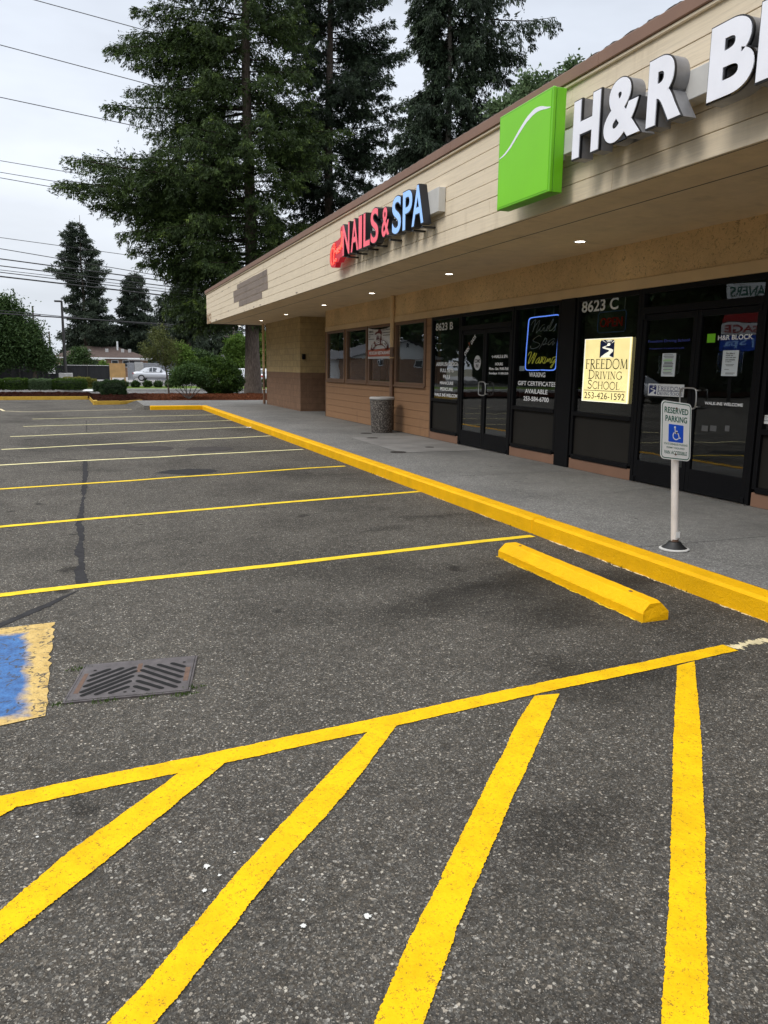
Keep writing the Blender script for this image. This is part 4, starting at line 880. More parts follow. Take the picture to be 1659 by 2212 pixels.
# restaurant banner
BX = WX-.05; u0, v0, u1, v1 = rect_x('m', (168, 172), (680, 795), BX)
t = empty('banner', (BX, -(u0+u1)/2, v0), 'white restaurant banner with a red ribbon, hung over a brown framed window', 'banner')
mb = MB(); W = u1-u0; H = v1-v0; N = 16; vs = []
for j in range(N+1):
    for i in range(N+1):
        a, b = i/N, j/N; sag = .06*4*a*(1-a)*b**6; vs.append((BX+.012*sin(a*7+b*3)*(1-b*.3), -(u0+W*a), v0+H*b-sag))
mb.add(vs, [(j*(N+1)+i, j*(N+1)+i+1, (j+1)*(N+1)+i+1, (j+1)*(N+1)+i) for j in range(N) for i in range(N)]); mb.build('cloth', 'banner_white', t, smooth=True)
ff = facade(BX-.016); R_ = lambda a, b: (u0+W*a, v0+H*b)
mb = MB(); mb.prism([R_(*p) for p in [(.04,.07),(.96,.07),(.99,.13),(.99,.24),(.95,.32),(.05,.29),(.02,.24),(.02,.12)]], 0, .001, ff); mb.build('ribbon', 'terracotta', t)
mb = MB(); pts = []; 
outer = [R_(.5+.36*cos(radians(a)), .28+.33*sin(radians(a))) for a in range(0, 181, 12)]; inner = [R_(.5+.24*cos(radians(a)), .26+.17*sin(radians(a))) for a in range(180, -1, -12)]
mb.prism(outer+inner, 0, .001, ff)
mb.prism([R_(*p) for p in [(.30,.78),(.36,.84),(.43,.86),(.47,.93),(.53,.93),(.57,.86),(.60,.82),(.58,.74),(.54,.76),(.50,.80),(.42,.80),(.35,.76)]], 0, .001, ff)
for a, b in ((.40, .44), (.47, .50), (.55, .585)): mb.prism([R_(a-.03, .60), R_(b, .60), R_(b-.02, .74), R_(a, .74)], 0, .001, ff)
mb.build('emblem', 'maroon', t)
mb = MB(); text_on(mb, 'MEXICAN RESTAURANT', *R_(.08, .13), *R_(.92, .235), facade(BX-.019), .03)
for i, ch in enumerate('MIS TRES AMIGOS'):
    if ch == ' ': continue
    a = radians(155-130*i/14); cx, cy = R_(.5+.30*cos(a), .28+.245*sin(a)); al = (a-pi/2)*.9; s_ = .045
    f_ = lambda u, v, w, cx=cx, cy=cy, al=al: (BX-.019, -(cx+u*cos(al)-v*sin(al)), cy+u*sin(al)+v*cos(al)); text_on(mb, ch, -.035, -.05, .035, .06, f_, .03)
mb.build('ribbon_writing', 'sign_white', t)
mb = MB(); text_on(mb, 'SUMNER', *R_(.06, .84), *R_(.25, .90), ff, .02); text_on(mb, 'PUYALLUP', *R_(.62, .87), *R_(.95, .94), ff, .02)
for (a, b, v) in ((.05, .25, .78), (.05, .12, .71), (.05, .28, .63), (.62, .93, .80), (.64, .92, .72)): band_line(mb, *R_(a, v), *R_(b, v), .012, ff)
mb.build('writing', 'kick_panel', t)

# --- fascia signs
LX = 4.25
u0, v0, u1, v1 = rect_x(5, (304, 595), (548, 968), LX); zt, zb_ = float(onx(P(5, 303, 595), LX)[2]), float(onx(P(5, 548, 968), LX)[2])
t = empty('green_sign_box', (LX, -(u0+u1)/2, zb_), 'square lime green box sign with a white swoosh on the cream fascia', 'sign')
mb = MB(); mb.box(LX+.045, LX+.15, -u0, -u1, zb_, zt, .003); mb.box(LX, LX+.042, -u0+.004, -u1-.004, zb_-.004, zt+.004, .008); smooth_by_angle(mb.build('box', 'sign_green_side', t))
MB().box(LX-.003, LX-.0005, -u0-.02, -u1+.02, zb_+.022, zt-.022).build('face', 'sign_green', t)
W = u1-u0; H = zt-zb_; ctrl = [(0, .62, .006), (.12, .64, .014), (.25, .70, .022), (.4, .80, .03), (.55, .885, .034), (.70, .93, .034), (.82, .925, .026), (.92, .895, .014), (1, .88, .004)]
rect_v = lambda a, b: (u0+.022+(W-.044)*a, zb_+H*(b-.07)) 
mb = MB(); vs = []
X_ = np.linspace(0, 1, 40); Yc = np.interp(X_, [c[0] for c in ctrl], [c[1] for c in ctrl]); Wc = np.interp(X_, [c[0] for c in ctrl], [c[2] for c in ctrl])
for _ in range(3): Yc[1:-1] = (Yc[:-2]+Yc[1:-1]*2+Yc[2:])/4
for a, b, c in zip(X_, Yc, Wc):
    p = rect_v(a, b); vs += [(LX-.0045, -p[0], p[1]+c*H*.75), (LX-.0045, -p[0], p[1]-c*H*.75)]
mb.add(vs, [(2*i+1, 2*i+3, 2*i+2, 2*i) for i in range(39)]); mb.build('swoosh', 'letter_white', t)
mb = MB(); mb.box(LX+.15, FX-.003, -u0-.2, -u1+.2, zb_+.35, zb_+.55); mb.build('bracket', 'raceway_grey', t)
t = empty('channel_letter_sign', (LX, 5, 3.45), 'large white three dimensional channel letters with black edges beside the green box', 'sign')
BL = {  # letter outlines (outer loop, holes) on a unit box
 'H': (.80, [[(0,0),(.27,0),(.27,.38),(.53,.38),(.53,0),(.80,0),(.80,1),(.53,1),(.53,.61),(.27,.61),(.27,1),(0,1)]], []),
 'L': (.62, [[(0,0),(.62,0),(.62,.22),(.27,.22),(.27,1),(0,1)]], []),
}
def big_letter(ch, u0, u1, v0, v1):
    for nm, mt, d0, d1, bold in (('letter', 'letter_grey', .0, .125, .055), ('rim', 'letter_black', .125, .145, .062), ('face', 'letter_white', .145, .152, .040)):
        v, fc = glyphs(ch, bold, .5); mn = v.min(0); mx_ = v.max(0); sz = mx_-mn
        if nm == 'letter': base = (mn, sz)
        ins = {'letter': .0, 'rim': .0, 'face': .008}[nm]
        a0, a1, b0, b1 = u0+ins, u1-ins, v0+ins, v1-ins
        if nm == 'rim': a0 -= .003; a1 += .003; b0 -= .003; b1 += .003
        U = a0+(v[:, 0]-mn[0])/sz[0]*(a1-a0); V = b0+(v[:, 1]-mn[1])/sz[1]*(b1-b0); Wd = d0+(v[:, 2]-mn[2])*(d1-d0)
        mb = MB(); mb.add([(LX+.152-c, -a, b) for a, b, c in zip(U, V, Wd)], fc)
        o = mb.build(nm, mt, t if nm == 'letter' else par); weld(o)
        if nm == 'letter': par = o
def yz(x, y): p = onx(P(5, x, y), LX); return -p[1], p[2]
hb = yz(663, 797); ht = yz(667, 520); Hh = ht[1]-hb[1]; z0 = 3.447; z1 = 3.945
big_letter('H', yz(663, 797)[0], yz(808, 600)[0], z0, z1)
big_letter('&', yz(822, 690)[0], yz(1022, 480)[0], z0, z1)
big_letter('R', yz(1037, 628)[0], yz(1222, 500)[0], z0, z1)
big_letter('B', yz(1344, 495)[0], yz(1588, 350)[0], z0, z1)
uL = yz(1592, 385)[0]; big_letter('L', uL, uL+.36, z0, z1); uO = uL+.41; big_letter('O', uO, uO+.50, z0, z1); big_letter('C', uO+.55, uO+1.0, z0, z1); big_letter('K', uO+1.05, uO+1.5, z0, z1)
MB().box(LX+.153, FX-.003, -(yz(640, 700)[0]-.28), -(uO+1.6), 3.60, 3.81, .004).build('raceway', 'raceway_grey', t)
# nails sign
SX = 4.33
t = empty('salon_sign', (SX, 11.5, 3.4), 'red and blue glowing nail salon channel letters with a red script neon cloud', 'sign')
def yz2(x, y): p = onx(P('s', x, y), SX); return -p[1], float(p[2])
def ch_letter(ch, xl, xr, yb, face, z0, z1, tag_):
    ua, ub = yz2(xl, yb)[0], yz2(xr, yb)[0]
    v, fc = glyphs(ch, .035, .5); mn = v.min(0); sz = v.max(0)-mn
    for nm, mt, ins, d0, d1 in (('letter', 'letter_black', 0, 0, .115), ('face', face, .014, .115, .119)):
        v, fc = glyphs(ch, .035 if nm == 'letter' else .012, .5); mn = v.min(0); sz = v.max(0)-mn
        U = ua+ins+(v[:, 0]-mn[0])/sz[0]*(ub-ua-2*ins); V = z0+ins+(v[:, 1]-mn[1])/sz[1]*(z1-z0-2*ins); Wd = d0+(v[:, 2]-mn[2])*(d1-d0)
        o = MB().add([(SX+.115-c, -a, b) for a, b, c in zip(U, V, Wd)], fc).build(nm, mt, t if nm == 'letter' else par)
        if nm == 'letter': par = o
zz0, zz1 = 3.475, 4.01
for ch, xl, xr, face in (('N', 292, 385, 'letter_pink'), ('A', 398, 500, 'letter_pink'), ('I', 500, 548, 'letter_pink'), ('L', 562, 650, 'letter_pink'), ('S', 655, 760, 'letter_pink'), ('&', 798, 900, 'letter_pink'), ('S', 932, 1052, 'letter_blue'), ('P', 1068, 1195, 'letter_blue'), ('A', 1184, 1342, 'letter_blue')):
    e_ = .03 if ch in '&' else 0
    ch_letter(ch, xl, xr, 700, face, zz0+e_, zz1-e_*2.2, ch)
# cloud with script
cl = [(290, 700), (262, 705), (250, 760), (258, 840), (225, 880), (180, 905), (140, 960), (118, 1060), (115, 1160), (130, 1225), (150, 1240), (185, 1235), (200, 1170), (230, 1165), (250, 1110), (285, 1090), (296, 1000), (294, 850)]
mb = MB(); mb.prism([yz2(*p) for p in cl], .0, .10, lambda u, v, w: (SX+.115-w, -u, v)); cloud = mb.build('cloud', 'sign_red', t)
mb = MB()
for s in ([(170, 940), (200, 925), (150, 1010), (140, 1120), (150, 1205)], [(150, 1000), (190, 985), (175, 1100), (180, 1190)], [(195, 960), (185, 1060), (205, 1010), (215, 1060)], [(215, 1020), (222, 985), (230, 1050)], [(228, 1040), (245, 1000), (235, 975), (232, 1045), (250, 1030)], [(262, 950), (250, 960), (255, 1020), (268, 940), (268, 1005)], [(285, 900), (272, 930), (275, 985), (286, 890), (284, 720), (288, 980)], [(165, 1205), (200, 1120), (215, 1130), (205, 1160), (185, 1150)]):
    neon(mb, s, SX+.008, .010, 's')
mb.build('script_tube', 'neon_red', t, smooth=True)
ru = yz2(1420, 300)[0]
pR = onx(P('s', 1585, 400), 4.50); MB().box(SX+.116, FX-.003, -yz2(200, 900)[0], pR[1]-.0, 3.60, 3.905, .004).build('raceway', 'raceway_grey', t)
for x in (340, 450, 590, 700, 880, 1170, 1290):
    u_ = yz2(x, 900)[0]; MB().box(SX+.03, FX-.004, -u_-.03, -u_+.03, 3.44, 3.462).build('bracket', 'letter_black', t)
# downlights in the soffit
spots = [onz(P(*p), SZ) for p in ((5, 680, 1218), (2, 1458, 555), (2, 1018, 670), (2, 746, 741), (2, 530, 797), (2, 371, 833), (2, 250, 865))]
dl_lab = ['lit recessed downlight nearest the green box sign', 'lit recessed downlight between the nail salon sign and its door', 'third lit downlight along the soffit, above the trash can stretch', 'fourth lit downlight along the soffit, before the tan block wall', 'fifth lit downlight, above the near corner of the block wall', 'sixth lit downlight, above the far part of the block wall', 'lit downlight at the far end of the soffit']
L0 = empty('downlight', (0, 0, SZ), dl_lab[0], 'ceiling light', 'recessed lights along the soffit')
MB().lathe((0, 0, -.006), [(.062, 0), (.085, 0), (.088, .005), (.062, .0055), (.062, 0)], 24, False).build('ring', 'sign_white', L0, world=False)
MB().lathe((0, 0, -.004), [(.0, 0), (.0615, 0)], 24, False).build('lens', 'lamp_glow', L0, world=False)
for i, s in enumerate(spots):
    o = L0 if i == 0 else copy_tree(L0); o.location = (5.99, float(s[1]), SZ-.001); o['label'] = dl_lab[i]; o['category'] = 'ceiling light'
for i, yy in enumerate((4.6, .6, -3.4)):
    o = copy_tree(L0); o.location = (5.99, yy, SZ-.001); o['label'] = ['lit downlight just behind the white channel letters', 'lit downlight beyond the right edge of the picture', 'lit downlight farthest behind the camera'][i]

# ================================================================== STREET FURNITURE
# litter bin
c = onz(P(2, 1083, 1500), .15); cx, cy = 6.22, float(c[1])+.25
t = empty('litter_bin', (cx, cy, .15), 'round pebble finish litter bin with grey rim beside the downspout', 'litter bin')
R0 = .27
body = MB().lathe((cx, cy, .15), [(R0*.86, 0), (R0*.88, .02), (R0, .62), (R0*1.02, .70), (R0*1.02, .735)], 40); smooth_by_angle(body.build('shell', 'pebble', t))
lid = MB().lathe((cx, cy, .15), [(R0*1.03, .737), (R0*1.06, .745), (R0*1.06, .775), (R0*1.0, .79), (R0*.55, .795), (R0*.5, .76), (R0*.5, .6), (0.01, .6)], 40, False); smooth_by_angle(lid.build('lid', 'pale_concrete', t))
# utility covers
def cover(name, label, p, z, r, grp):
    t = tag(MB().lathe((p[0], p[1], z), [(r*1.08, 0), (r*1.08, .003), (r, .004), (r*.97, .001), (r*.95, .001), (r*.9, .005), (.02, .005)], 32).build(name, 'worn_iron'), label, 'manhole cover', grp); return t
cover('access_cover', 'small round iron cover in the pavement just in front of the litter bin', onz(P(2, 1022, 1528), .15), .147, .13, 'pavement covers')
cover('access_cover', 'small round iron cover nearest the kerb in the pale slab', onz(P(2, 1175, 1612), .15), .149, .13, 'pavement covers')
cover('access_cover', 'round iron cover half behind the foot of the litter bin', onz(P(2, 985, 1500), .15), .147, .12, 'pavement covers')
cover('access_cover', 'tiny round cover near the shop wall by the first door', onz(P(2, 1360, 1583), .15), .149, .08, 'pavement covers')
cover('manhole_cover', 'left manhole cover of three in the asphalt between parking lines', onz(P(7, 460, 262)), .0, .42, 'manhole covers in the lot')
cover('manhole_cover', 'middle manhole cover of three in the asphalt between parking lines', onz(P(7, 620, 268)), .0, .42, 'manhole covers in the lot')
cover('manhole_cover', 'right manhole cover of three, nearest the yellow kerb', onz(P(7, 870, 270)), .0, .42, 'manhole covers in the lot')
# drain grate
cs = [onz(P('b', *p)) for p in [(500, 395), (1172, 335), (1125, 550), (372, 618)]]     # TL TR BR BL
ctr = sum(cs)/4; e1 = (cs[1]-cs[0]+cs[2]-cs[3]); Lw = np.linalg.norm(e1)/2; e1 /= np.linalg.norm(e1); e2 = (cs[0]-cs[3]+cs[1]-cs[2]); Lh = np.linalg.norm(e2)/2; e2 = e2/np.linalg.norm(e2)
t = empty('drain_grate', tuple(ctr), 'rectangular dark iron storm drain grate with chevron slots set in the asphalt', 'drain grate')
F = lambda a, b, z: tuple(ctr+e1*a*Lw/2+e2*b*Lh/2+np.array([0, 0, z]))
mb = MB()
def slab(mb, a0, a1, b0, b1, z0, z1): mb.add([F(a0,b0,z0),F(a1,b0,z0),F(a1,b1,z0),F(a0,b1,z0),F(a0,b0,z1),F(a1,b0,z1),F(a1,b1,z1),F(a0,b1,z1)], [(0,3,2,1),(4,5,6,7),(0,1,5,4),(1,2,6,5),(2,3,7,6),(3,0,4,7)])
slab(mb, -1, 1, -1, -.955, 0, .009); slab(mb, -1, 1, .955, 1, 0, .009); slab(mb, -1, -.97, -.954, .954, 0, .009); slab(mb, .97, 1, -.954, .954, 0, .009); mb.build('rim', 'cast_iron', t)
mb = MB(); slab(mb, -.96, .96, -.94, .94, .001, .0105); mb.build('plate', 'cast_iron', t)
slots = [((370,1188) ,(1,1))]
mb = MB(); sb = [((388,1192),(452,1183))]
def slot(p, q, wd=.013):
    A, B = onz(P('b', *p), .0105), onz(P('b', *q), .0105); d = (B-A)/np.linalg.norm(B-A); n_ = np.array([-d[1], d[0], 0]); pts = []
    for c, sgn in ((A, -1), (B, 1)):
        for k in range(5): th = -pi/2+pi*k/4; pts.append(c+(d*cos(th)*sgn+n_*sin(th)*sgn)*wd)
    mb.add([(x[0], x[1], .0118) for x in pts], [tuple(range(len(pts)))])
for p, q in [((545,448),(645,412)),((528,478),(722,405)),((505,512),(798,400)),((485,546),(802,422)),((488,566),(782,452)),((572,558),(768,482)),((655,550),(755,515)),
             ((1022,376),(1088,394)),((942,384),(1080,425)),((866,392),(1072,455)),((842,416),(1060,488)),((830,448),(1040,515)),((818,480),(958,522)),((802,512),(874,532))]: slot(p, q)
for p in [(562,418),(1090,368),(790,541),(738,545)]: slot(p, (p[0]+4, p[1]), .007)
mb.build('slots', 'pit_black', t)
mb = MB()
def inset(pts, z=.0113): mb.add([tuple(onz(P('b', *p), z)) for p in pts], [(0, 1, 2, 3)])
for pp in ([(502,437),(526,436),(462,553),(432,555)], [(1100,397),(1130,395),(1112,476),(1084,478)], [(822,378),(848,375),(834,425),(806,428)]): mb = MB(); inset(pp); mb.build('cast_lettering_panel', 'rust', t)
# moss tufts around it
mb = MB(); rg = random.Random(2)
for (x, y) in [(352, 620), (620, 600), (1090, 560), (470, 410), (885, 572), (1148, 520)]:
    c = onz(P('b', x, y))
    for _ in range(60):
        a, r_ = rg.uniform(0, 2*pi), rg.random()**.7*.045; h = rg.uniform(.004, .018); px, py = c[0]+cos(a)*r_*1.6, c[1]+sin(a)*r_*.6
        mb.add([(px-.003, py, .001), (px+.003, py, .001), (px+rg.uniform(-.006, .006), py+rg.uniform(-.006, .006), h)], [(0, 1, 2)])
for _ in range(260):
    y = rg.uniform(2.5, 14); px = 3.985+rg.uniform(-.02, .01)
    if sin(y*3.1)+sin(y*7.7) > .7: mb.add([(px-.003, y, .001), (px+.004, y, .001), (px+rg.uniform(-.01, .01), y+rg.uniform(-.01, .01), rg.uniform(.01, .03))], [(0, 1, 2)])
tag(mb.build('moss', 'moss'), 'bright green moss round the drain grate and kerb foot', 'moss', kind='stuff')
# wheel stop
A = onz(P(8, 205, 305)); B = onz(P(8, 985, 662)); C_ = onz(P(8, 1124, 632)); d = (B-A); L = np.linalg.norm(d); d /= L; nn = np.array([-d[1], d[0], 0]); 
if nn[0] < 0: nn = -nn
wid_ = .20
t = empty('wheel_stop', tuple((A+B)/2), 'long yellow painted concrete wheel stop in front of the kerb', 'wheel stop')
prof = [(0, .0), (0, .055), (.008, .068), (.05, .122), (.06, .128), (wid_-.06, .128), (wid_-.05, .122), (wid_-.008, .068), (wid_, .055), (wid_, 0)]
N = 40; vs = []; rg = random.Random(4)
for i in range(N+1):
    s_ = i/N; edge = .0 if 0 < i < N else .012
    for (a, h) in prof: p = A+d*(L*s_+(-1 if i == N else 1)*(edge*(h > .06)))+nn*(a+rg.gauss(0, .0008)); vs.append((p[0], p[1], max(0, h-(edge if h > .1 else 0)+(rg.gauss(0, .0009) if h > .01 else 0))))
k = len(prof); fs = [(i*k+j, i*k+(j+1) % k, (i+1)*k+(j+1) % k, (i+1)*k+j) for i in range(N) for j in range(k)]+[tuple(range(k)), tuple(N*k+j for j in range(k-1, -1, -1))]
MB().add(vs, fs).build('block', 'stop_yellow', t)
for s_ in (.10, .86):
    p = A+d*L*s_+nn*wid_/2; MB().lathe((p[0], p[1], .1275), [(.001, .002), (.012, .003), (.014, .0), (.016, .0)], 12, False).build('anchor_bolt', 'rust', t)
mb = MB(); mb.ribbon([A-d*.01-nn*.012, A+d*(L*.5)-nn*.010, B+d*.01-nn*.012], .008, .0035, .005, .015); mb.build('paint_edge', 'yellow_line_paint', t)
# accessible parking sign on flexible post
base = onz((1456, 1186), KH); bx, by = float(base[0])+.0, float(base[1])
top = ony((1463, 878), by); t = empty('parking_sign', (bx, by, KH), 'accessible parking sign, white with green border and blue wheelchair panel, on a white post', 'parking sign')
mb = MB().lathe((bx, by, KH), [(.118, 0), (.118, .008), (.10, .014), (.094, .014), (.06, .045), (.05, .062), (.036, .066), (.034, .05)], 28); mb.mi = [0 if i < 28*2 else 1 for i in range(len(mb.mi))]; smooth_by_angle(mb.build('base', ['raceway_grey', 'black_rubber'], t))
mb = MB(); mb.tube([(bx, by, KH+.05), (float(top[0]), by+.02, float(top[2])-.01)], .029, 16); smooth_by_angle(mb.build('post', 'white_post', t))
mb = MB(); mb.tube([(bx+.0, by, KH+.052), (bx-.001, by, KH+.085)], .0305, 14); smooth_by_angle(mb.build('rust_collar', 'rust', t))
mb = MB(); mb.box(bx-.021, bx+.019, by-.032, by-.0295, KH+.1, KH+.15); mb.build('tape', 'sign_white', t)
# plate: local frame
TLp, TRp, BLp, BRp = ony((1430, 866), by-.03), ony((1493, 872), by-.03), ony((1427, 988), by-.03), ony((1490, 998), by-.03)
cen_ = (TLp+TRp+BLp+BRp)/4; eu = (TRp-TLp+BRp-BLp); eu /= np.linalg.norm(eu); ev = (TLp-BLp+TRp-BRp); ev /= np.linalg.norm(ev); PW, PH = .30, .455
ew = np.array([0, -1.0, 0])
def pf(u, v, w): return tuple(cen_+eu*u+ev*v+ew*w)
def rrect(hw, hh, r, n=6): return [(sx_*(hw-r)+r*cos(a), sy_*(hh-r)+r*sin(a)) for sx_, sy_, a0 in ((1, 1, 0), (-1, 1, 90), (-1, -1, 180), (1, -1, 270)) for a in [radians(a0+90*k/n) for k in range(n+1)]]
pl = MB().prism(rrect(PW/2, PH/2, .035), -.002, .0, pf).build('sign_plate', 'sign_white', t)
mb = MB(); o1 = rrect(PW/2-.008, PH/2-.008, .030); o2 = rrect(PW/2-.015, PH/2-.015, .024); n = len(o1)
mb.add([pf(a, b, .0008) for a, b in o1]+[pf(a, b, .0008) for a, b in o2], [(i, (i+1) % n, n+(i+1) % n, n+i) for i in range(n)])
text_on(mb, 'RESERVED', -.118, .135, .118, .182, lambda a, b, c: pf(a, b, .0008), .022); text_on(mb, 'PARKING', -.108, .070, .108, .117, lambda a, b, c: pf(a, b, .0008), .022)
text_on(mb, 'STATE DISABLED PARKING', -.118, -.112, .118, -.096, lambda a, b, c: pf(a, b, .0008), .01); text_on(mb, 'PERMIT REQUIRED', -.09, -.142, .09, -.126, lambda a, b, c: pf(a, b, .0008), .01); text_on(mb, 'VAN ACCESSIBLE', -.115, -.185, .115, -.156, lambda a, b, c: pf(a, b, .0008), .018)
mb.build('writing', 'dark_green_ink', pl)
MB().prism([(a, b-.018) for a, b in rrect(.074, .069, .008)], 0, .0008, pf).build('blue_panel', 'sign_blue', pl)
mb = MB(); fw = lambda u, v, w: pf(u, v-.018, .0016)
def st(pts, wd): stroke(mb, pts, wd, 1, 1, fw)
mb.add([fw(-.012+.009*cos(a), .048+.009*sin(a), 0) for a in np.linspace(0, 2*pi, 14, endpoint=False)], [tuple(range(14))])
st([(-.012, .038), (-.008, .0), (.022, 0.0), (.034, -.036), (.046, -.031)], .009); st([(-.010, .018), (.016, .018)], .008)
st(arc(.0, -.018, .030, .030, 125, 325, 18), .008); mb.build('wheelchair_symbol', 'sign_white', pl)
for (a, b) in ((.0, .178), (.0, -.183), (.004, -.012)):
    MB().prism([(a+.008*cos(q_), b+.008*sin(q_)) for q_ in np.linspace(0, 2*pi, 10, endpoint=False)], 0, .004, pf).build('bolt', 'rust', pl)
# litter on the asphalt
c = onz(P(7, 1042, 182)); mb = MB(); rg = random.Random(9); n = 7
vs = [(c[0]+(i/(n-1)-.5)*.26+rg.gauss(0, .012), c[1]+(j/(n-1)-.5)*.12+rg.gauss(0, .01), .01+abs(rg.gauss(0, .05))*(i > 2)) for j in range(n) for i in range(n)]
tag(mb.add(vs, [(j*n+i, j*n+i+1, (j+1)*n+i+1, (j+1)*n+i) for j in range(n-1) for i in range(n-1)]).build('paper_scrap', 'tissue'), 'crumpled white paper scrap lying at the end of a parking line by the kerb', 'litter')

# ================================================================== PLANTS
def leaf_mesh(name, mat, P0, D, Ls, Ws, tint, parent, rng, up=None):
    """one narrow pointed quad per leaf"""
    n = len(P0); D = D/np.linalg.norm(D, axis=1, keepdims=True)
    R = rng.normal(size=(n, 3)); S = np.cross(D, R); S /= (np.linalg.norm(S, axis=1, keepdims=True)+1e-9)
    Ls = Ls[:, None]; Ws = Ws[:, None]
    V = np.empty((n, 4, 3)); V[:, 0] = P0; V[:, 1] = P0+D*Ls*.45+S*Ws*.5; V[:, 2] = P0+D*Ls; V[:, 3] = P0+D*Ls*.45-S*Ws*.5
    off = np.array(wloc(parent)) if parent is not None else np.zeros(3); V -= off
    me = bpy.data.meshes.new(name); me.vertices.add(n*4); me.vertices.foreach_set('co', V.reshape(-1)); me.loops.add(n*4); me.loops.foreach_set('vertex_index', np.arange(n*4, dtype=np.int32))
    me.polygons.add(n); me.polygons.foreach_set('loop_start', np.arange(0, n*4, 4, dtype=np.int32))
    me.materials.append(M(mat)); me.update(calc_edges=True)
    at = me.attributes.new('tint', 'FLOAT', 'FACE'); at.data.foreach_set('value', np.clip(tint, 0, 1).astype(np.float32))
    o = bpy.data.objects.new(name, me); COL.objects.link(o); o.parent = parent; return o
CAMR = np.array([cos(_y), -sin(_y), 0.0]); CAMF = np.array([sin(_y), cos(_y), 0.0])
def conifer(name, label, base, prof, ztop, nleaf, seed, mat='needles', bark='bark', trunk_r=.35, lsize=.2, nb=220, droop=.35, hang=.5, group=None, bend=None, zbot=0.0, boughs=(), mid=.75, tipup=.25, cat='tree', gap=0.0):
    """prof: list of (z, left, right) crown reach in metres seen from the lot"""
    rng = np.random.default_rng(seed); bx, by, bz = base
    t = empty(name, base, label, cat, group); H = ztop-bz
    pz = [p[0] for p in prof]; pl_ = [p[1] for p in prof]; pr = [p[2] for p in prof]
    tp = [(bx+.12*sin(k*.9+seed)*(k/14), by+.1*cos(k*1.3+seed)*(k/14), bz+H*k/14) for k in range(15)]
    rs = [trunk_r*(1.25 if k == 0 else 1-.93*k/14) for k in range(15)]
    mb = MB().tube(tp, rs, 14); tr = None
    P0 = []; DD = []; LL = []; TT = []; bm = MB()
    for i in range(nb+len(boughs)):
        z = np.interp((i+rng.random()*.8)/nb, [0, 1], [pz[0], pz[-1]])
        az = i*2.399963+rng.normal(0, .35)
        if rng.random() < .38: az = -_y+(pi if rng.random() < .5 else 0)+rng.normal(0, .45)
        a = np.array([cos(az), sin(az), 0]); c = a@CAMR
        rl, rr_ = np.interp(z, pz, pl_), np.interp(z, pz, pr); av = (rl+rr_)/2*mid
        r = (rl if c < 0 else rr_)*(abs(c)**.5)+av*(1-abs(c)**.5); r *= rng.uniform(.78, 1.10) if rng.random() < .8 else rng.uniform(.4, .7)
        if i >= nb: z, sgn, r = boughs[i-nb]; az = (-_y if sgn > 0 else pi-_y)+rng.normal(0, .18); a = np.array([cos(az), sin(az), 0])
        if r < .15: continue
        q0 = .25-.55*(1-(z-pz[0])/(pz[-1]-pz[0]+.01))*droop/.35+rng.normal(0, .08)
        zc = z-r*(q0-droop+tipup)*.8
        s = np.linspace(0, 1, 9); bend_ = rng.normal(0, .12)
        side = np.array([-a[1], a[0], 0])
        pts = np.array([bx, by, zc])+a*(s*r)[:, None]+side*((s**2)*r*bend_)[:, None]+np.array([0, 0, 1.])*(r*(q0*s-droop*s**2+tipup*s**3))[:, None]
        bm.tube([tuple(p) for p in pts[::2]], [max(.006, .012*r*(1-k/4.6)) for k in range(5)], 5, False)
        nt_ = int(8+r*(4.2 if i < nb else 8))
        for k in range(nt_):
            ss = .12+.88*((k+rng.random())/nt_)**.8; j = ss*8; j0 = min(7, int(j)); p = pts[j0]+(pts[j0+1]-pts[j0])*(j-j0); d = pts[j0+1]-pts[j0]; d = d/np.linalg.norm(d)
            sg = 1 if k % 2 else -1
            l = (.30+.34*r*(1-ss)*min(1, ss*3+.35))*rng.uniform(.6, 1.35); l = min(l, 2.0)
            td = d*.55+side*sg*.75*(1-.4*ss)+np.array([0, 0, -hang*rng.uniform(.2, 1.2)]); td /= np.linalg.norm(td)
            P0.append(p); DD.append(td); LL.append(l); TT.append(ss)
        P0.append(pts[6]); DD.append((pts[8]-pts[6])/np.linalg.norm(pts[8]-pts[6])); LL.append(np.linalg.norm(pts[8]-pts[6])+.12); TT.append(1)
    smooth_by_angle(mb.build('trunk', bark, t), 60)
    bm.build('branches', 'dark_bark', t)
    P0 = np.array(P0); DD = np.array(DD); LL = np.array(LL); TT = np.array(TT)
    pr_ = LL/LL.sum(); idx = rng.choice(len(P0), nleaf, p=pr_); u = rng.random(nleaf)**.85; q5 = np.floor(u*7)/7; u = q5+(u-q5)*.75
    sub = rng.normal(0, 1, (len(P0)*7, 3))*np.array([1, 1, .8]); sb = sub[idx*7+(q5*7).astype(int)]*(.13+.20*(1-u))[:, None]*np.minimum(1.6, LL[idx])[:, None]
    pos = P0[idx]+DD[idx]*(LL[idx]*u)[:, None]+np.array([0, 0, -1.])*(hang*.45*LL[idx]*u**2)[:, None]+sb*rng.random(nleaf)[:, None]+rng.normal(0, .04*lsize/.2, (nleaf, 3))
    d = DD[idx]+sb*2.5+rng.normal(0, .5, (nleaf, 3))+np.array([0, 0, -hang*.8])
    tw = rng.random(len(P0))
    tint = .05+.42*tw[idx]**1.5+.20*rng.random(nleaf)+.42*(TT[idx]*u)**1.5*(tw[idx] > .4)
    leaf_mesh('crown', mat, pos, d, lsize*rng.uniform(.6, 1.3, nleaf), lsize*.27*rng.uniform(.7, 1.3, nleaf), tint, t, rng)
    return t
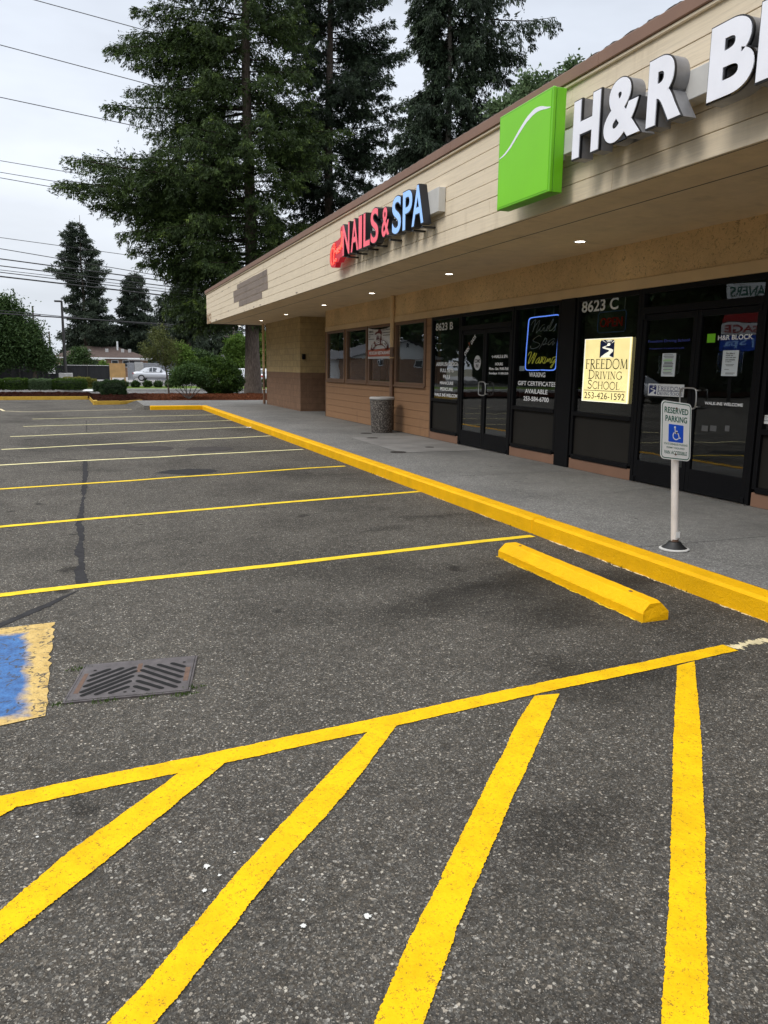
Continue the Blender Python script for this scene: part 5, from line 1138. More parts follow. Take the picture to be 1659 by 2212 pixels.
def prof_px(cx_px, pts, Y):
    out = []
    for (y, xl, xr) in pts:
        a = ony((xl, y), Y); b = ony((xr, y), Y); c = ony((cx_px, y), Y); k = 1/ cos(_y)
        out.append((float(a[2]), float((c-a)[0])*cos(_y)*1.0+.0, float((b-c)[0])*cos(_y)))
    return sorted(out)
# big spruce A (bed), B and C behind
bA = onz((547, 848), .2); 
def bough_px(cx_px, tips, Y):
    out = []
    for (x, y) in tips: a = ony((x, y), Y); c = ony((cx_px, y), Y); out.append((float(a[2]), 1 if x > cx_px else -1, abs(float((a-c)[0]))/cos(_y)))
    return out
pa_ = [(700,400,560),(660,380,580),(600,340,610),(560,325,630),(500,300,660),(455,300,675),(420,300,690),(395,270,690),(360,260,700),(320,270,715),(295,290,700),(265,330,700),(240,345,700),(205,310,690),(150,310,690),(100,305,680),(60,300,680),(38,300,670),(10,310,670),(-40,310,660),(-120,320,640),(-260,380,600),(-420,440,560),(-560,500,540)]
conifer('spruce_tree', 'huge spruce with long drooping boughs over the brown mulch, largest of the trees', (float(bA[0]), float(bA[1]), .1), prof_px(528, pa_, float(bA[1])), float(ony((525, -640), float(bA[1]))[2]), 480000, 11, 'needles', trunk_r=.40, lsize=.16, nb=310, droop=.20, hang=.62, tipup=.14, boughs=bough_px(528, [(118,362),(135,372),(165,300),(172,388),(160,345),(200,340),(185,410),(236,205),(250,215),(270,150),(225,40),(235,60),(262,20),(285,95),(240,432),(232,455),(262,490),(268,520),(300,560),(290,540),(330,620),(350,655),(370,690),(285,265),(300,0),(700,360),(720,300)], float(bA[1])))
YB_ = 46.0; bB = ony((712, 820), YB_)
pb = [(560,600,760),(500,600,800),(440,600,830),(400,590,845),(340,590,890),(290,600,900),(240,600,870),(190,590,900),(150,620,850),(100,600,880),(60,600,860),(0,600,850),(-80,620,830),(-200,640,800),(-400,690,750)]
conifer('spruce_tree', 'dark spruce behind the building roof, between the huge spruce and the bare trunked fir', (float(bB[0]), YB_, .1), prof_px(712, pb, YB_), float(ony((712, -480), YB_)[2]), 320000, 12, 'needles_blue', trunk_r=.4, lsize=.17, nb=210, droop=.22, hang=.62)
YC = 33.0; bC = ony((953, 800), YC)
pc = [(440,900,1010),(380,880,1030),(330,835,1045),(290,815,1050),(260,845,1060),(234,850,1064),(200,848,1092),(175,905,1060),(150,900,1070),(127,920,1130),(100,890,1100),(75,880,1120),(52,878,1170),(25,870,1140),(0,865,1110),(-60,880,1090),(-160,900,1040),(-300,930,980)]
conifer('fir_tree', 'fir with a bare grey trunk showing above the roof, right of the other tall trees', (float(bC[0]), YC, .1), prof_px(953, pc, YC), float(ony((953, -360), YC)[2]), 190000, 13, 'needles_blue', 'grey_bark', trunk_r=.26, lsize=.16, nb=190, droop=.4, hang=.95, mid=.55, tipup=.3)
# far conifers
def far_conifer(lab, cx, pts, ytop, Y, n, seed, mat='needles_far', nb=150, tr=.35, gnd=812, **k):
    b = ony((cx, gnd), Y)
    return conifer('fir_tree', lab, (float(b[0]), Y, 0.0), prof_px(cx, pts, Y), float(ony((cx, ytop), Y)[2]), n, seed, mat, trunk_r=tr, lsize=.42, nb=nb, group='tall conifers beyond the road', **k)
far_conifer('tall lone conifer with a pointed top behind the brick house', 190, [(745,140,240),(725,125,262),(700,142,262),(650,140,250),(620,160,240),(600,150,235),(580,108,258),(565,130,235),(540,150,235),(515,140,215),(500,150,200),(480,165,190),(472,174,178)], 466, 118.0, 42000, 21, droop=.3, hang=.4)
far_conifer('broad dark conifer right of the pointed one, above the house roof', 300, [(770,245,350),(730,240,352),(690,255,350),(660,262,340),(630,265,325),(600,275,320),(590,290,305)], 585, 120.0, 34000, 22, droop=.4, hang=.5)
far_conifer('shaggy conifer hanging behind the small tree on the mulch', 408, [(740,360,450),(700,365,455),(660,370,450),(620,380,440),(560,390,430)], 550, 90.0, 26000, 23, droop=.4, hang=.6)
far_conifer('wide conifer at the far right, seen under the soffit corner', 480, [(775,430,540),(740,420,545),(700,425,530),(650,440,520)], 620, 110.0, 26000, 24, droop=.4, hang=.5)
far_conifer('dark conifer behind the wires at mid distance', 365, [(775,300,420),(740,310,425),(690,330,410),(640,345,390)], 620, 125.0, 22000, 25, droop=.4, hang=.5)
far_conifer('lower left dark conifer beside the light pole', 235, [(780,170,285),(750,175,290),(720,190,280),(700,205,265)], 690, 124.0, 16000, 27, droop=.4, hang=.5)

def blobtree(name, label, base, blobs, n, lsize, mat, seed, stems, bark='bark', cat='tree', group=None, shell=.55, clump=.28, per=26):
    """blobs: (x,y,z,rx,ry,rz) world; leaves sit in clumps spread through the volume"""
    rng = np.random.default_rng(seed); t = empty(name, base, label, cat, group)
    mb = MB()
    for pts, r0, r1 in stems:
        k = len(pts); mb.tube(pts, [r0+(r1-r0)*i/(k-1) for i in range(k)], 8)
    smooth_by_angle(mb.build('trunk', bark, t), 60)
    vol = np.array([(b[3]*b[4]*b[5])**(.75) for b in blobs]); nc = max(8, n//per)
    bi = rng.choice(len(blobs), nc, p=vol/vol.sum()); B = np.array(blobs)[bi]
    d = rng.normal(size=(nc, 3)); d /= np.linalg.norm(d, axis=1, keepdims=True); rad = shell+(1-shell)*rng.random(nc)**.6
    rad *= 1+.13*np.sin(d[:, 0]*7+B[:, 0])*np.cos(d[:, 2]*6+B[:, 2])
    C0 = B[:, :3]+d*B[:, 3:]*rad[:, None]
    ci = rng.integers(0, nc, n); cs = clump*rng.uniform(.6, 1.5, nc)
    pos = C0[ci]+rng.normal(0, 1, (n, 3))*cs[ci][:, None]*np.array([1, 1, .7])*.6
    pos[:, 2] = np.maximum(pos[:, 2], base[2]+.02)
    tw = rng.random(nc); tint = .1+.5*tw[ci]+.3*rng.random(n)+.15*(d[ci, 2] > .3)
    dd = rng.normal(0, 1, (n, 3))+d[ci]*.8
    leaf_mesh('crown', mat, pos, dd, lsize*rng.uniform(.6, 1.3, n), lsize*.55*rng.uniform(.7, 1.3, n), tint, t, rng); return t
def blob_px(x, y, rx, ry, Y, depth=None):
    c = ony((x, y), Y); s = abs(float(ony((x+1, y), Y)[0]-c[0]))*cos(_y)*1.03; return (float(c[0]), Y, float(c[2]), rx*s, (depth if depth else rx*s), ry*s)
def base_px(x, y, z=.15): b = onz((x, y), z); return (float(b[0]), float(b[1]), z)
# small tree on the mulch
bt = base_px(365.4, 852, .2); Y = bt[1]
st_ = [([(bt[0], Y, .1), tuple(ony((362, 820), Y)), tuple(ony((357, 790), Y)), tuple(ony((350, 740), Y))], .05, .02)]
for (x, y) in ((325, 735), (385, 750), (340, 715), (372, 722), (310, 760), (375, 780)): st_.append(([tuple(ony((357, 792), Y)), tuple(ony(((357+x)/2, (y+790)/2-3), Y)), tuple(ony((x, y), Y))], .022, .006))
blobtree('young_tree', 'small thin olive leaved tree on the mulch left of the round laurel', (bt[0], Y, .1), [blob_px(340, 750, 38, 30, Y, .9), blob_px(368, 760, 26, 30, Y, .8), blob_px(345, 722, 22, 20, Y, .6), blob_px(320, 765, 22, 16, Y, .6), blob_px(358, 785, 24, 10, Y, .6)], 7500, .07, 'leaf_olive', 31, st_, shell=.1, clump=.17)
# laurel
bl = base_px(470, 853, .18); Y = bl[1]
blobtree('laurel_bush', 'large rounded glossy green laurel in front of the big spruce trunk', bl, [blob_px(470, 818, 46, 36, Y), blob_px(440, 805, 30, 28, Y), blob_px(500, 820, 26, 30, Y), blob_px(468, 792, 34, 20, Y), blob_px(490, 800, 24, 22, Y)], 60000, .075, 'leaf_bush', 32, [([(bl[0]+dx, bl[1], .1), (bl[0]+dx*2.5, bl[1], .9)], .035, .015) for dx in (-.2, -.05, .1, .25)], cat='bush', shell=.72, clump=.10)
# rhododendron with bare legs
br = base_px(407, 862, .15); Y = br[1]; st_ = []
for (x, y) in ((385, 832), (393, 828), (402, 826), (415, 828), (428, 832), (436, 838), (380, 842)): st_.append(([br, tuple(ony(((x+407)/2+random.uniform(-3, 3), (y+862)/2+2), Y)), tuple(ony((x, y), Y)), tuple(ony((x+random.uniform(-4, 4), y-20), Y))], .022, .01))
blobtree('rhododendron', 'open rhododendron with bare twisting stems beside the laurel', br, [blob_px(392, 815, 24, 20, Y, .6), blob_px(420, 810, 30, 20, Y, .6), blob_px(405, 800, 24, 12, Y, .5), blob_px(378, 822, 14, 14, Y, .4), blob_px(440, 815, 14, 22, Y, .4)], 11000, .085, 'leaf_rhodo', 33, st_, 'grey_bark', cat='bush', shell=.35, clump=.13)
# clipped shrubs and hedges
def boxleaf(name, label, cx, cy, z0, w_, dpt, h, n, ls, mat, seed, cat='bush', group=None, rot=0):
    rng = np.random.default_rng(seed); t = empty(name, (cx, cy, z0), label, cat, group)
    MB().tube([(cx, cy, z0-.05), (cx, cy, z0+h*.6)], .03, 6).build('stem', 'bark', t)
    a = rng.uniform(-1, 1, (n, 3)); f = rng.integers(0, 5, n); r = 1-.18*rng.random(n)**1.5
    for k, (ax, sg) in enumerate(((0, 1), (0, -1), (1, 1), (1, -1), (2, 1))): m_ = f == k; a[m_, ax] = sg*r[m_]
    rr2 = np.sqrt(a[:, 0]**4+a[:, 1]**4+a[:, 2]**4+1e-9)**.5; a = a/np.maximum(1, rr2[:, None]**1.0)
    a += .05*np.sin(a[:, ::-1]*9)
    pos = np.stack([cx+a[:, 0]*w_/2, cy+a[:, 1]*dpt/2, z0+h/2+a[:, 2]*h/2], 1)+rng.normal(0, .02, (n, 3))
    dd = rng.normal(0, 1, (n, 3))+a
    leaf_mesh('foliage', mat, pos, dd, ls*rng.uniform(.6, 1.4, n), ls*.55*np.ones(n), .1+.6*rng.random(n)*rng.random(n)+.25*rng.random(n)+.15*(a[:, 2] > .7), t, rng)
    MB().box(cx-w_*.42, cx+w_*.42, cy-dpt*.42, cy+dpt*.42, z0, z0+h*.86, h*.25).build('inner_foliage', 'inner_twigs', t); return t
simple('inner_twigs', (.012, .022, .008), 1, var=.3, sc=10)
c = base_px(246, 858, .15); s_ = (c[1])/1690
boxleaf('clipped_shrub', 'dark box shaped shrub at the corner of the yellow planter kerb', c[0], c[1]+.4, .14, 50*s_, .9, 33*s_+.02, 9000, .05, 'leaf_hedge', 41)
c = base_px(213, 846, .2); s_ = c[1]/1690; boxleaf('clipped_shrub', 'lower clipped shrub just left of and behind the box shaped one', c[0]+.1, c[1]+.3, .2, 26*s_, .8, 19*s_, 4000, .055, 'leaf_hedge', 42)
for i, (xa, xb) in enumerate(((-70, 5), (5, 62), (62, 112), (112, 186))):
    a = base_px(xa, 842, .2); b = base_px(xb, 842, .2); s_ = a[1]/1690
    boxleaf('clipped_hedge', ['low green hedge at the left edge of the picture', 'low clipped hedge left of the greyish one, by the bed', 'greyish green stretch of low hedge behind the dark mulch', 'low clipped hedge ending beside the white stone'][i], (a[0]+b[0])/2, (a[1]+b[1])/2, .2, (b[0]-a[0])*1.03, 1.0, .56+.03*(i % 2), 9000, .055, 'leaf_dull' if i == 2 else 'leaf_laurel', 43+i, 'hedge', 'low hedge along the planting bed')
for i, (x, w_) in enumerate(((165, 52), (222, 22))):
    c = base_px(x, 838, .2); s_ = c[1]/1690
    boxleaf('golden_shrub', ['golden green low shrub rising behind the hedge', 'small golden shrub at the right end of the hedge'][i], ony((x if i == 0 else 196, 838), c[1]+.8)[0], c[1]+.9, .2, w_*s_*1.1, .7, .62 if i == 0 else .5, 5000, .05, 'leaf_gold', 51+i)
# row of small round shrubs on the verge
rs_lab = ['first', 'second', 'third', 'fourth', 'fifth', 'sixth']
for i, x in enumerate((268, 293, 319, 342, 366, 246)):
    c = base_px(x, 836.5, .13); s_ = c[1]/1690
    blobtree('round_shrub', f'small round shrub on the grass verge, {["second", "third", "fourth", "fifth", "sixth", "first"][i]} from the left', c, [(c[0], c[1], .13+6.5*s_, 7.5*s_, 7.5*s_, 6*s_)], 2200, .09, 'leaf_green', 60+i, [([(c[0], c[1], 0), (c[0], c[1], .3)], .02, .01)], cat='bush', group='round shrubs in a row on the verge', clump=.08)
c = base_px(572, 836, .13); blobtree('round_shrub', 'small shrub on the verge right of the big trunk', c, [(c[0], c[1], .4, .4, .4, .3)], 2000, .09, 'leaf_green', 68, [([(c[0], c[1], 0), (c[0], c[1], .3)], .02, .01)], cat='bush', clump=.08)
# broadleaf trees at a distance
def btree(lab, x, y, blobs, Y, n, ls, mat, seed, stems=None, clump=.6, name='broadleaf_tree', group=None, z0=0.0, shell=.45):
    b = ony((x, y), Y); bs = (float(b[0]), Y, z0)
    st_ = [([bs, (bs[0]+.1, Y, 1.6), tuple(ony((blobs[0][0], blobs[0][1]), Y))], .22, .07)]
    for q_ in blobs[1:]: st_.append(([(bs[0]+.1, Y, 1.6), tuple(ony((q_[0], q_[1]), Y))], .1, .03))
    return blobtree(name, lab, bs, [blob_px(q_[0], q_[1], q_[2], q_[3], Y) for q_ in blobs], n, ls, mat, seed, st_, clump=clump, group=group, shell=shell)
btree('large spreading broadleaf tree at the left edge behind the black fence', 75, 815, [(15,735,42,60),(50,740,40,45),(-20,700,40,60),(75,765,30,30),(8,670,16,30),(42,685,12,26),(-10,770,45,30),(98,782,20,18),(70,712,10,20),(88,755,12,16),(25,655,8,16)], 84.0, 60000, .26, 'leaf_green', 71, clump=.7, shell=.15)
btree('bright green small tree behind the light pole', 165, 815, [(165,778,24,18),(175,762,18,12),(150,785,18,10),(190,782,14,8)], 98.0, 5500, .22, 'leaf_green', 72, clump=.4)
btree('slim pale green tree in front of the house windows', 228, 800, [(228,800,10,10),(222,790,6,10)], 92.0, 3000, .2, 'leaf_lime', 73, clump=.3)
btree('yellow green bushy tree right of the small thin tree', 392, 790, [(392,765,20,22),(400,780,18,14),(380,755,12,10)], 88.0, 12000, .22, 'leaf_lime', 74, clump=.35)
btree('mid green tree behind the rhododendron', 430, 800, [(420,775,30,18),(445,780,24,14)], 95.0, 12000, .26, 'leaf_green', 75, clump=.45)
btree('light green tree seen under the soffit left of the big trunk', 520, 800, [(515,745,24,20),(500,760,16,14),(535,765,20,22),(512,790,22,20)], 92.0, 16000, .26, 'leaf_lime', 76, clump=.4)
btree('light green tree seen between the big trunk and the block wall', 560, 800, [(562,745,16,40),(556,780,14,30),(575,770,14,40)], 75.0, 12000, .22, 'leaf_lime', 77, clump=.35)
btree('maple whose top leaves rise above the roof beside the green box', 1110, 400, [(1135,215,26,22),(1140,180,13,20),(1095,235,24,16),(1180,178,13,12),(1162,205,20,14),(1072,240,16,14),(1120,260,50,30),(1240,150,16,12),(1215,190,24,18)], 24.0, 12000, .15, 'leaf_dull', 78, clump=.22, shell=.2)
# wooded backdrop beyond the houses (reads as one mass)
rng = np.random.default_rng(90); n = 42000; xs_ = rng.uniform(-60, 130, n); hgt = 6+3*np.sin(xs_*.13)+2*np.sin(xs_*.31+1)
pos = np.stack([xs_, 175+rng.uniform(-4, 4, n), rng.random(n)**.8*hgt], 1)
wd_ = leaf_mesh('woodland', 'needles_far', pos, rng.normal(0, 1, (n, 3)), .9*rng.uniform(.6, 1.4, n), .6*rng.uniform(.6, 1.4, n), rng.random(n), None, rng); tag(wd_, 'dark line of woodland far behind the houses', 'woodland', kind='stuff')

# ================================================================== BEYOND THE ROAD
def tri_roof(mb, x0, x1, y0, y1, ze, zr, hip=3.0, ov=.5):
    x0 -= ov; x1 += ov; y0 -= ov; y1 += ov; ym = (y0+y1)/2
    mb.add([(x0,y0,ze),(x1,y0,ze),(x1,y1,ze),(x0,y1,ze),(x0+hip,ym,zr),(x1-hip,ym,zr)], [(0,1,5,4),(1,2,5),(2,3,4,5),(3,0,4),(0,3,2,1)])
HY = 112.0
hx0, hx1 = float(ony((118, 800), HY)[0]), float(ony((320, 800), HY)[0]); ze = float(ony((230, 773), HY)[2]); zr = float(ony((230, 751), HY)[2])+.25
h = empty('brick_house', ((hx0+hx1)/2, HY, 0), 'low brick house with brown hipped roof across the road', 'house')
MB().box(hx0, hx1, HY, HY+9, -.1, ze-.02).build('wall', 'brick', h)
mb = MB(); tri_roof(mb, hx0, hx1, HY, HY+9, ze, zr, 4.2); rf = mb.build('roof', 'shingle_brown', h)
mb = MB(); mb.box(hx0-.55, hx1+.55, HY-.56, HY-.5, ze-.12, ze+.03); mb.build('gutter', 'white_wall', h)
for x in (193, 231, 265, 280): 
    p = ony((x, 760), HY+2); MB().box(p[0]-.2, p[0]+.2, HY+2, HY+2.4, ze+.4, ze+1.25 if x > 225 else ze+1.15).build('roof_vent', 'galvanised', rf)
p = ony((253, 750), HY+4); MB().tube([(p[0], HY+3, ze+.8), (p[0], HY+3, zr+.7)], .12, 8).build('flue', 'white_wall', rf)
for x in (248, 272):
    p = ony((x, 779), HY); wf = MB().box(p[0]-.45, p[0]+.45, HY-.05, HY, 1.3, 2.25).build('window', 'white_wall', h); MB().box(p[0]-.37, p[0]+.37, HY-.07, HY-.05, 1.38, 1.75).box(p[0]-.37, p[0]+.37, HY-.07, HY-.05, 1.8, 2.17).build('pane', 'pane_dark', wf)
p0 = ony((191, 775), HY-3); p1 = ony((227, 775), HY-3); mb = MB(); mb.box(p0[0], p1[0], HY-3, HY-.6, ze-.28, ze-.18)
for xx in (p0[0]+.05, p1[0]-.05, ): mb.box(xx-.06, xx+.06, HY-2.98, HY-2.86, 0, ze-.28)
mb.build('porch', 'white_wall', h); MB().box(p0[0]+.6, p1[0]-.8, HY-.04, HY-.01, 0, 2.1).build('patio_door', 'house_dark', h)
p0 = ony((276, 775), HY-1); p1 = ony((318, 775), HY-1); MB().box(p0[0], p1[0], HY-2.2, HY-.6, ze-.25, ze-.19).build('awning', 'white_wall', h)
MB().box(p0[0]+.3, p0[0]+1.7, HY-.04, HY-.01, .6, ze-.3).build('garage_opening', 'house_dark', h)
def small_house(label, xc, ye, yr, Y, wpx, wall, roof, gable=True):
    a = ony((xc-wpx/2, ye), Y); b = ony((xc+wpx/2, ye), Y); ze = float(a[2]); zr = float(ony((xc, yr), Y)[2]); h = empty('house', ((a[0]+b[0])/2, Y, 0), label, 'house')
    MB().box(a[0], b[0], Y, Y+9, -.1, ze).build('wall', wall, h); mb = MB()
    if gable:
        xm = (a[0]+b[0])/2; o = .4
        mb.add([(a[0]-o, Y-o, ze-.1), (b[0]+o, Y-o, ze-.1), (xm, Y-o, zr), (a[0]-o, Y+9, ze-.1), (b[0]+o, Y+9, ze-.1), (xm, Y+9, zr)], [(0, 2, 5, 3), (1, 4, 5, 2), (0, 1, 2), (3, 5, 4)])
        mb.build('roof', roof, h); MB().add([(a[0]-.1, Y-.42, ze-.05), (b[0]+.1, Y-.42, ze-.05), (xm, Y-.42, zr-.15)], [(0, 1, 2)]).build('gable', 'white_wall', h)
    else: tri_roof(mb, a[0], b[0], Y, Y+9, ze, zr, 2.5, .4); mb.build('roof', roof, h)
    p = ony((xc, (ye+805)/2), Y); wf = MB().box(p[0]-.5, p[0]+.5, Y-.06, Y, 1.1, 2.1).build('window', 'white_wall', h); MB().box(p[0]-.42, p[0]+.42, Y-.08, Y-.06, 1.18, 2.02).build('pane', 'pane_dark', wf)
    return h
small_house('small house with rusty red roof and white gable above the laurel', 468, 772, 760, 118.0, 46, 'white_wall', 'shingle_red')
small_house('grey roofed house between the laurel and the big trunk', 502, 775, 757, 104.0, 62, 'white_wall', 'shingle_grey', False)
small_house('pale house peeking out behind the big broadleaf tree on the left', 75, 800, 785, 118.0, 40, 'white_wall', 'shingle_grey')
# black screened fence
FYa = onz(P('d', 0, 995)); FYb = onz(P('d', 1130, 1003)); FY = 88.0
t = empty('screened_fence', (float(ony((100, 810), FY)[0]), FY, 0), 'chain link fence covered in black screening along the far lot', 'fence')
fx0, fx1 = float(ony((-60, 800), FY)[0]), float(ony((236, 800), FY)[0]); ft = float(ony((120, 788.5), FY)[2])
mb = MB(); nn_ = 60; vs = []
for i in range(nn_+1):
    x = fx0+(fx1-fx0)*i/nn_; vs += [(x, FY+.03*sin(i*1.7), .05), (x, FY+.03*sin(i*1.7), ft-.02+.02*sin(i*2.9)), (x, FY+.03+.03*sin(i*1.7), .05), (x, FY+.03+.03*sin(i*1.7), ft-.02+.02*sin(i*2.9))]
mb.add(vs, [(4*i, 4*i+4, 4*i+5, 4*i+1) for i in range(nn_)]+[(4*i+2, 4*i+3, 4*i+7, 4*i+6) for i in range(nn_)]); mb.build('screen', 'mesh_black', t)
x = fx0
while x < fx1+.1: MB().tube([(x, FY-.08, 0), (x, FY-.08, ft+.06)], .035, 6).build('post', 'pole_dark', t); x += (fx1-fx0)/6
MB().tube([(fx0, FY-.08, ft), (fx1, FY-.08, ft)], .025, 6).build('rail', 'galvanised', t)
p = ony(P('d', 533, 920), FY); tag(MB().box(p[0]-.36, p[0]+.36, FY-.16, FY-.13, p[2]-.5, p[2]+.5).build('fence_notice', 'sign_white'), 'white notice hung on the black screened fence', 'sign')
# grey board fence and gate
t = empty('board_fence', (float(ony((282, 810), FY)[0]), FY, 0), 'weathered grey horizontal board fence beside the white sedan', 'fence'); 
for (xa, xb) in ((276.5, 290.5), (310.5, 376)):
    a, b = float(ony((xa, 800), FY)[0]), float(ony((xb, 800), FY)[0]); mb = MB(); z = .05
    while z < 1.75: mb.box(a, b, FY, FY+.03, z, z+.17, .01); z += .18
    mb.build('boards', 'fence_grey', t); MB().box(a-.05, a+.05, FY-.05, FY, 0, 1.85).build('post', 'fence_grey', t)
a, b = float(ony((291, 800), FY)[0]), float(ony((310, 800), FY)[0]); t = empty('metal_gate', ((a+b)/2, FY, 0), 'blue grey vertical slat gate next to the board fence', 'gate')
mb = MB(); 
for i in range(8): mb.box(a+(b-a)*i/8+.01, a+(b-a)*(i+1)/8-.01, FY-.06, FY-.03, .05, 1.95)
mb.build('slats', 'fence_blue' if 0 else 'galvanised', t); MB().box(a, b, FY-.03, FY-.0, 1.75, 1.85).box(a, b, FY-.03, FY, .25, .35).build('rail', 'galvanised', t)
p = ony((366, 800), FY+1.5); tag(MB().box(p[0]-.9, p[0]+.9, FY+1.5, FY+2.7, 0, 1.85, .1).build('recycling_bin', 'bin_blue'), 'blue bin behind the board fence', 'bin')
# plywood board on posts
PY = 52.6; a = ony(P('d', 1137, 930), PY); b = ony(P('d', 1297, 930), PY); zt = float(ony(P('d', 1200, 863), PY)[2]); zb2 = float(ony(P('d', 1200, 1012), PY)[2])
t = empty('plywood_board', ((a[0]+b[0])/2, PY, .1), 'blank plywood sheet on wooden posts by the road', 'board')
MB().box(a[0], b[0], PY, PY+.02, zb2, zt).build('sheet', 'plywood', t)
MB().box(a[0]+.03, a[0]+.12, PY+.02, PY+.11, .05, zt).build('post', 'plywood', t); MB().box(b[0]-.07, b[0]+.02, PY+.02, PY+.11, .05, zt).build('post', 'plywood', t)
# light pole
LY = 84.0; p = ony((142, 808), LY); pt = ony((130.5, 650), LY); pa2 = ony((117, 652), LY)
t = empty('light_pole', (float(p[0]), LY, 0), 'tall dark parking lot light pole on a concrete footing', 'street light')
MB().box(p[0]-.65, p[0]+.65, LY-.5, LY+.5, 0, 1.3-.55, .05).build('footing', 'pale_concrete', t)
MB().tube([(p[0], LY, .7), (float(pt[0])+.1, LY, float(pt[2]))], [.17, .1], 10).build('pole', 'pole_dark', t)
MB().box(pa2[0], pt[0]+.15, LY-.18, LY+.18, pt[2]-.12, pt[2]+.04, .03).build('lamp_head', 'pole_dark', t)
for i, (k, x, y0, y1, lab) in enumerate((('d', 597, 940, 1018, 'blue bollard left of the light pole footing'), ('e', 402, 965, 1032, 'blue bollard in front of the white sedan'))):
    q0 = onz(P(k, x, y1), 0); q1 = ony(P(k, x-5, y0), float(q0[1])); t = empty('bollard', tuple(q0), lab, 'bollard', 'blue bollards')
    MB().tube([(q0[0], q0[1], 0), (q1[0], q0[1], float(q1[2]))], .17, 10).build('post', 'post_blue', t); MB().lathe((q1[0], q0[1], float(q1[2])), [(.17, 0), (.12, .07), (.01, .1)], 10, False).build('cap', 'post_blue', t)
# utility poles
for (lab, x, y0, Y, arm) in (('distant utility pole with transformer behind the left tree', 70, 661, 150.0, 1), ('short distant utility pole left of the light pole', 106, 716, 170.0, 0), ('utility pole seen under the soffit left of the big trunk', 505, 700, 100.0, 1)):
    p = ony((x, y0), Y); t = empty('utility_pole', (float(p[0]), Y, 0), lab, 'utility pole', 'utility poles'); MB().tube([(p[0], Y, 0), (p[0], Y, p[2])], [.2, .14], 8).build('pole', 'pole_wood', t)
    if arm: MB().box(p[0]-1.2, p[0]+1.2, Y-.06, Y+.06, p[2]-1.6, p[2]-1.45).build('crossarm', 'pole_wood', t); MB().tube([(p[0]+.5, Y-.2, p[2]-4.5), (p[0]+.5, Y-.2, p[2]-3.2)], .3, 8).build('transformer', 'galvanised', t)
# overhead cables: each spans the view along the road
def cable(lab, a, b, Ya, Yb, r, sag=.0):
    A, B = ony(a, Ya), ony(b, Yb); pts = []
    for s_ in np.linspace(-.6, 1.6, 24): p = A+(B-A)*s_; pts.append((p[0], p[1], p[2]-sag*4*s_*(1-s_)))
    tag(MB().tube(pts, r, 5).build('overhead_cable', 'cable'), lab, 'cable', 'overhead cables above the road')
cab = [((75,0),(330,70),50,.022,'topmost overhead cable, cutting the upper left corner'),((0,97),(325,183),50,.022,'second overhead cable from the top left'),((0,210),(315,277),50,.022,'third overhead cable from the top left'),
 ((0,347),(125,368),52,.018,'fourth overhead cable, the higher of three level with the longest bough'),((0,372),(300,422),52,.018,'fifth overhead cable, middle of the three by the longest bough'),((0,384),(300,437),52,.02,'sixth overhead cable, lowest of the three by the longest bough'),
 ((0,513),(255,548),60,.02,'upper cable of the lower bundle crossing the pointed conifer'),((0,537),(300,588),60,.025,'second cable of the lower bundle crossing the pointed conifer'),((0,559),(440,618),60,.04,'thick third cable of the lower bundle'),((0,574),(440,628),60,.035,'fourth cable of the lower bundle'),
 ((0,583),(440,634),60,.02,'thin cable just above the thickest one'),((0,588),(440,640),60,.03,'fifth dark cable of the lower bundle'),((0,597),(440,648),60,.05,'thickest lowest cable of the lower bundle'),((0,677),(440,706),75,.055,'lone low cable passing behind the light pole'),((140,684),(440,712),75,.03,'thin cable below the lone low one')]
for a, b, Y, r, lab in cab: cable(lab, a, b, Y, Y, r, .0)

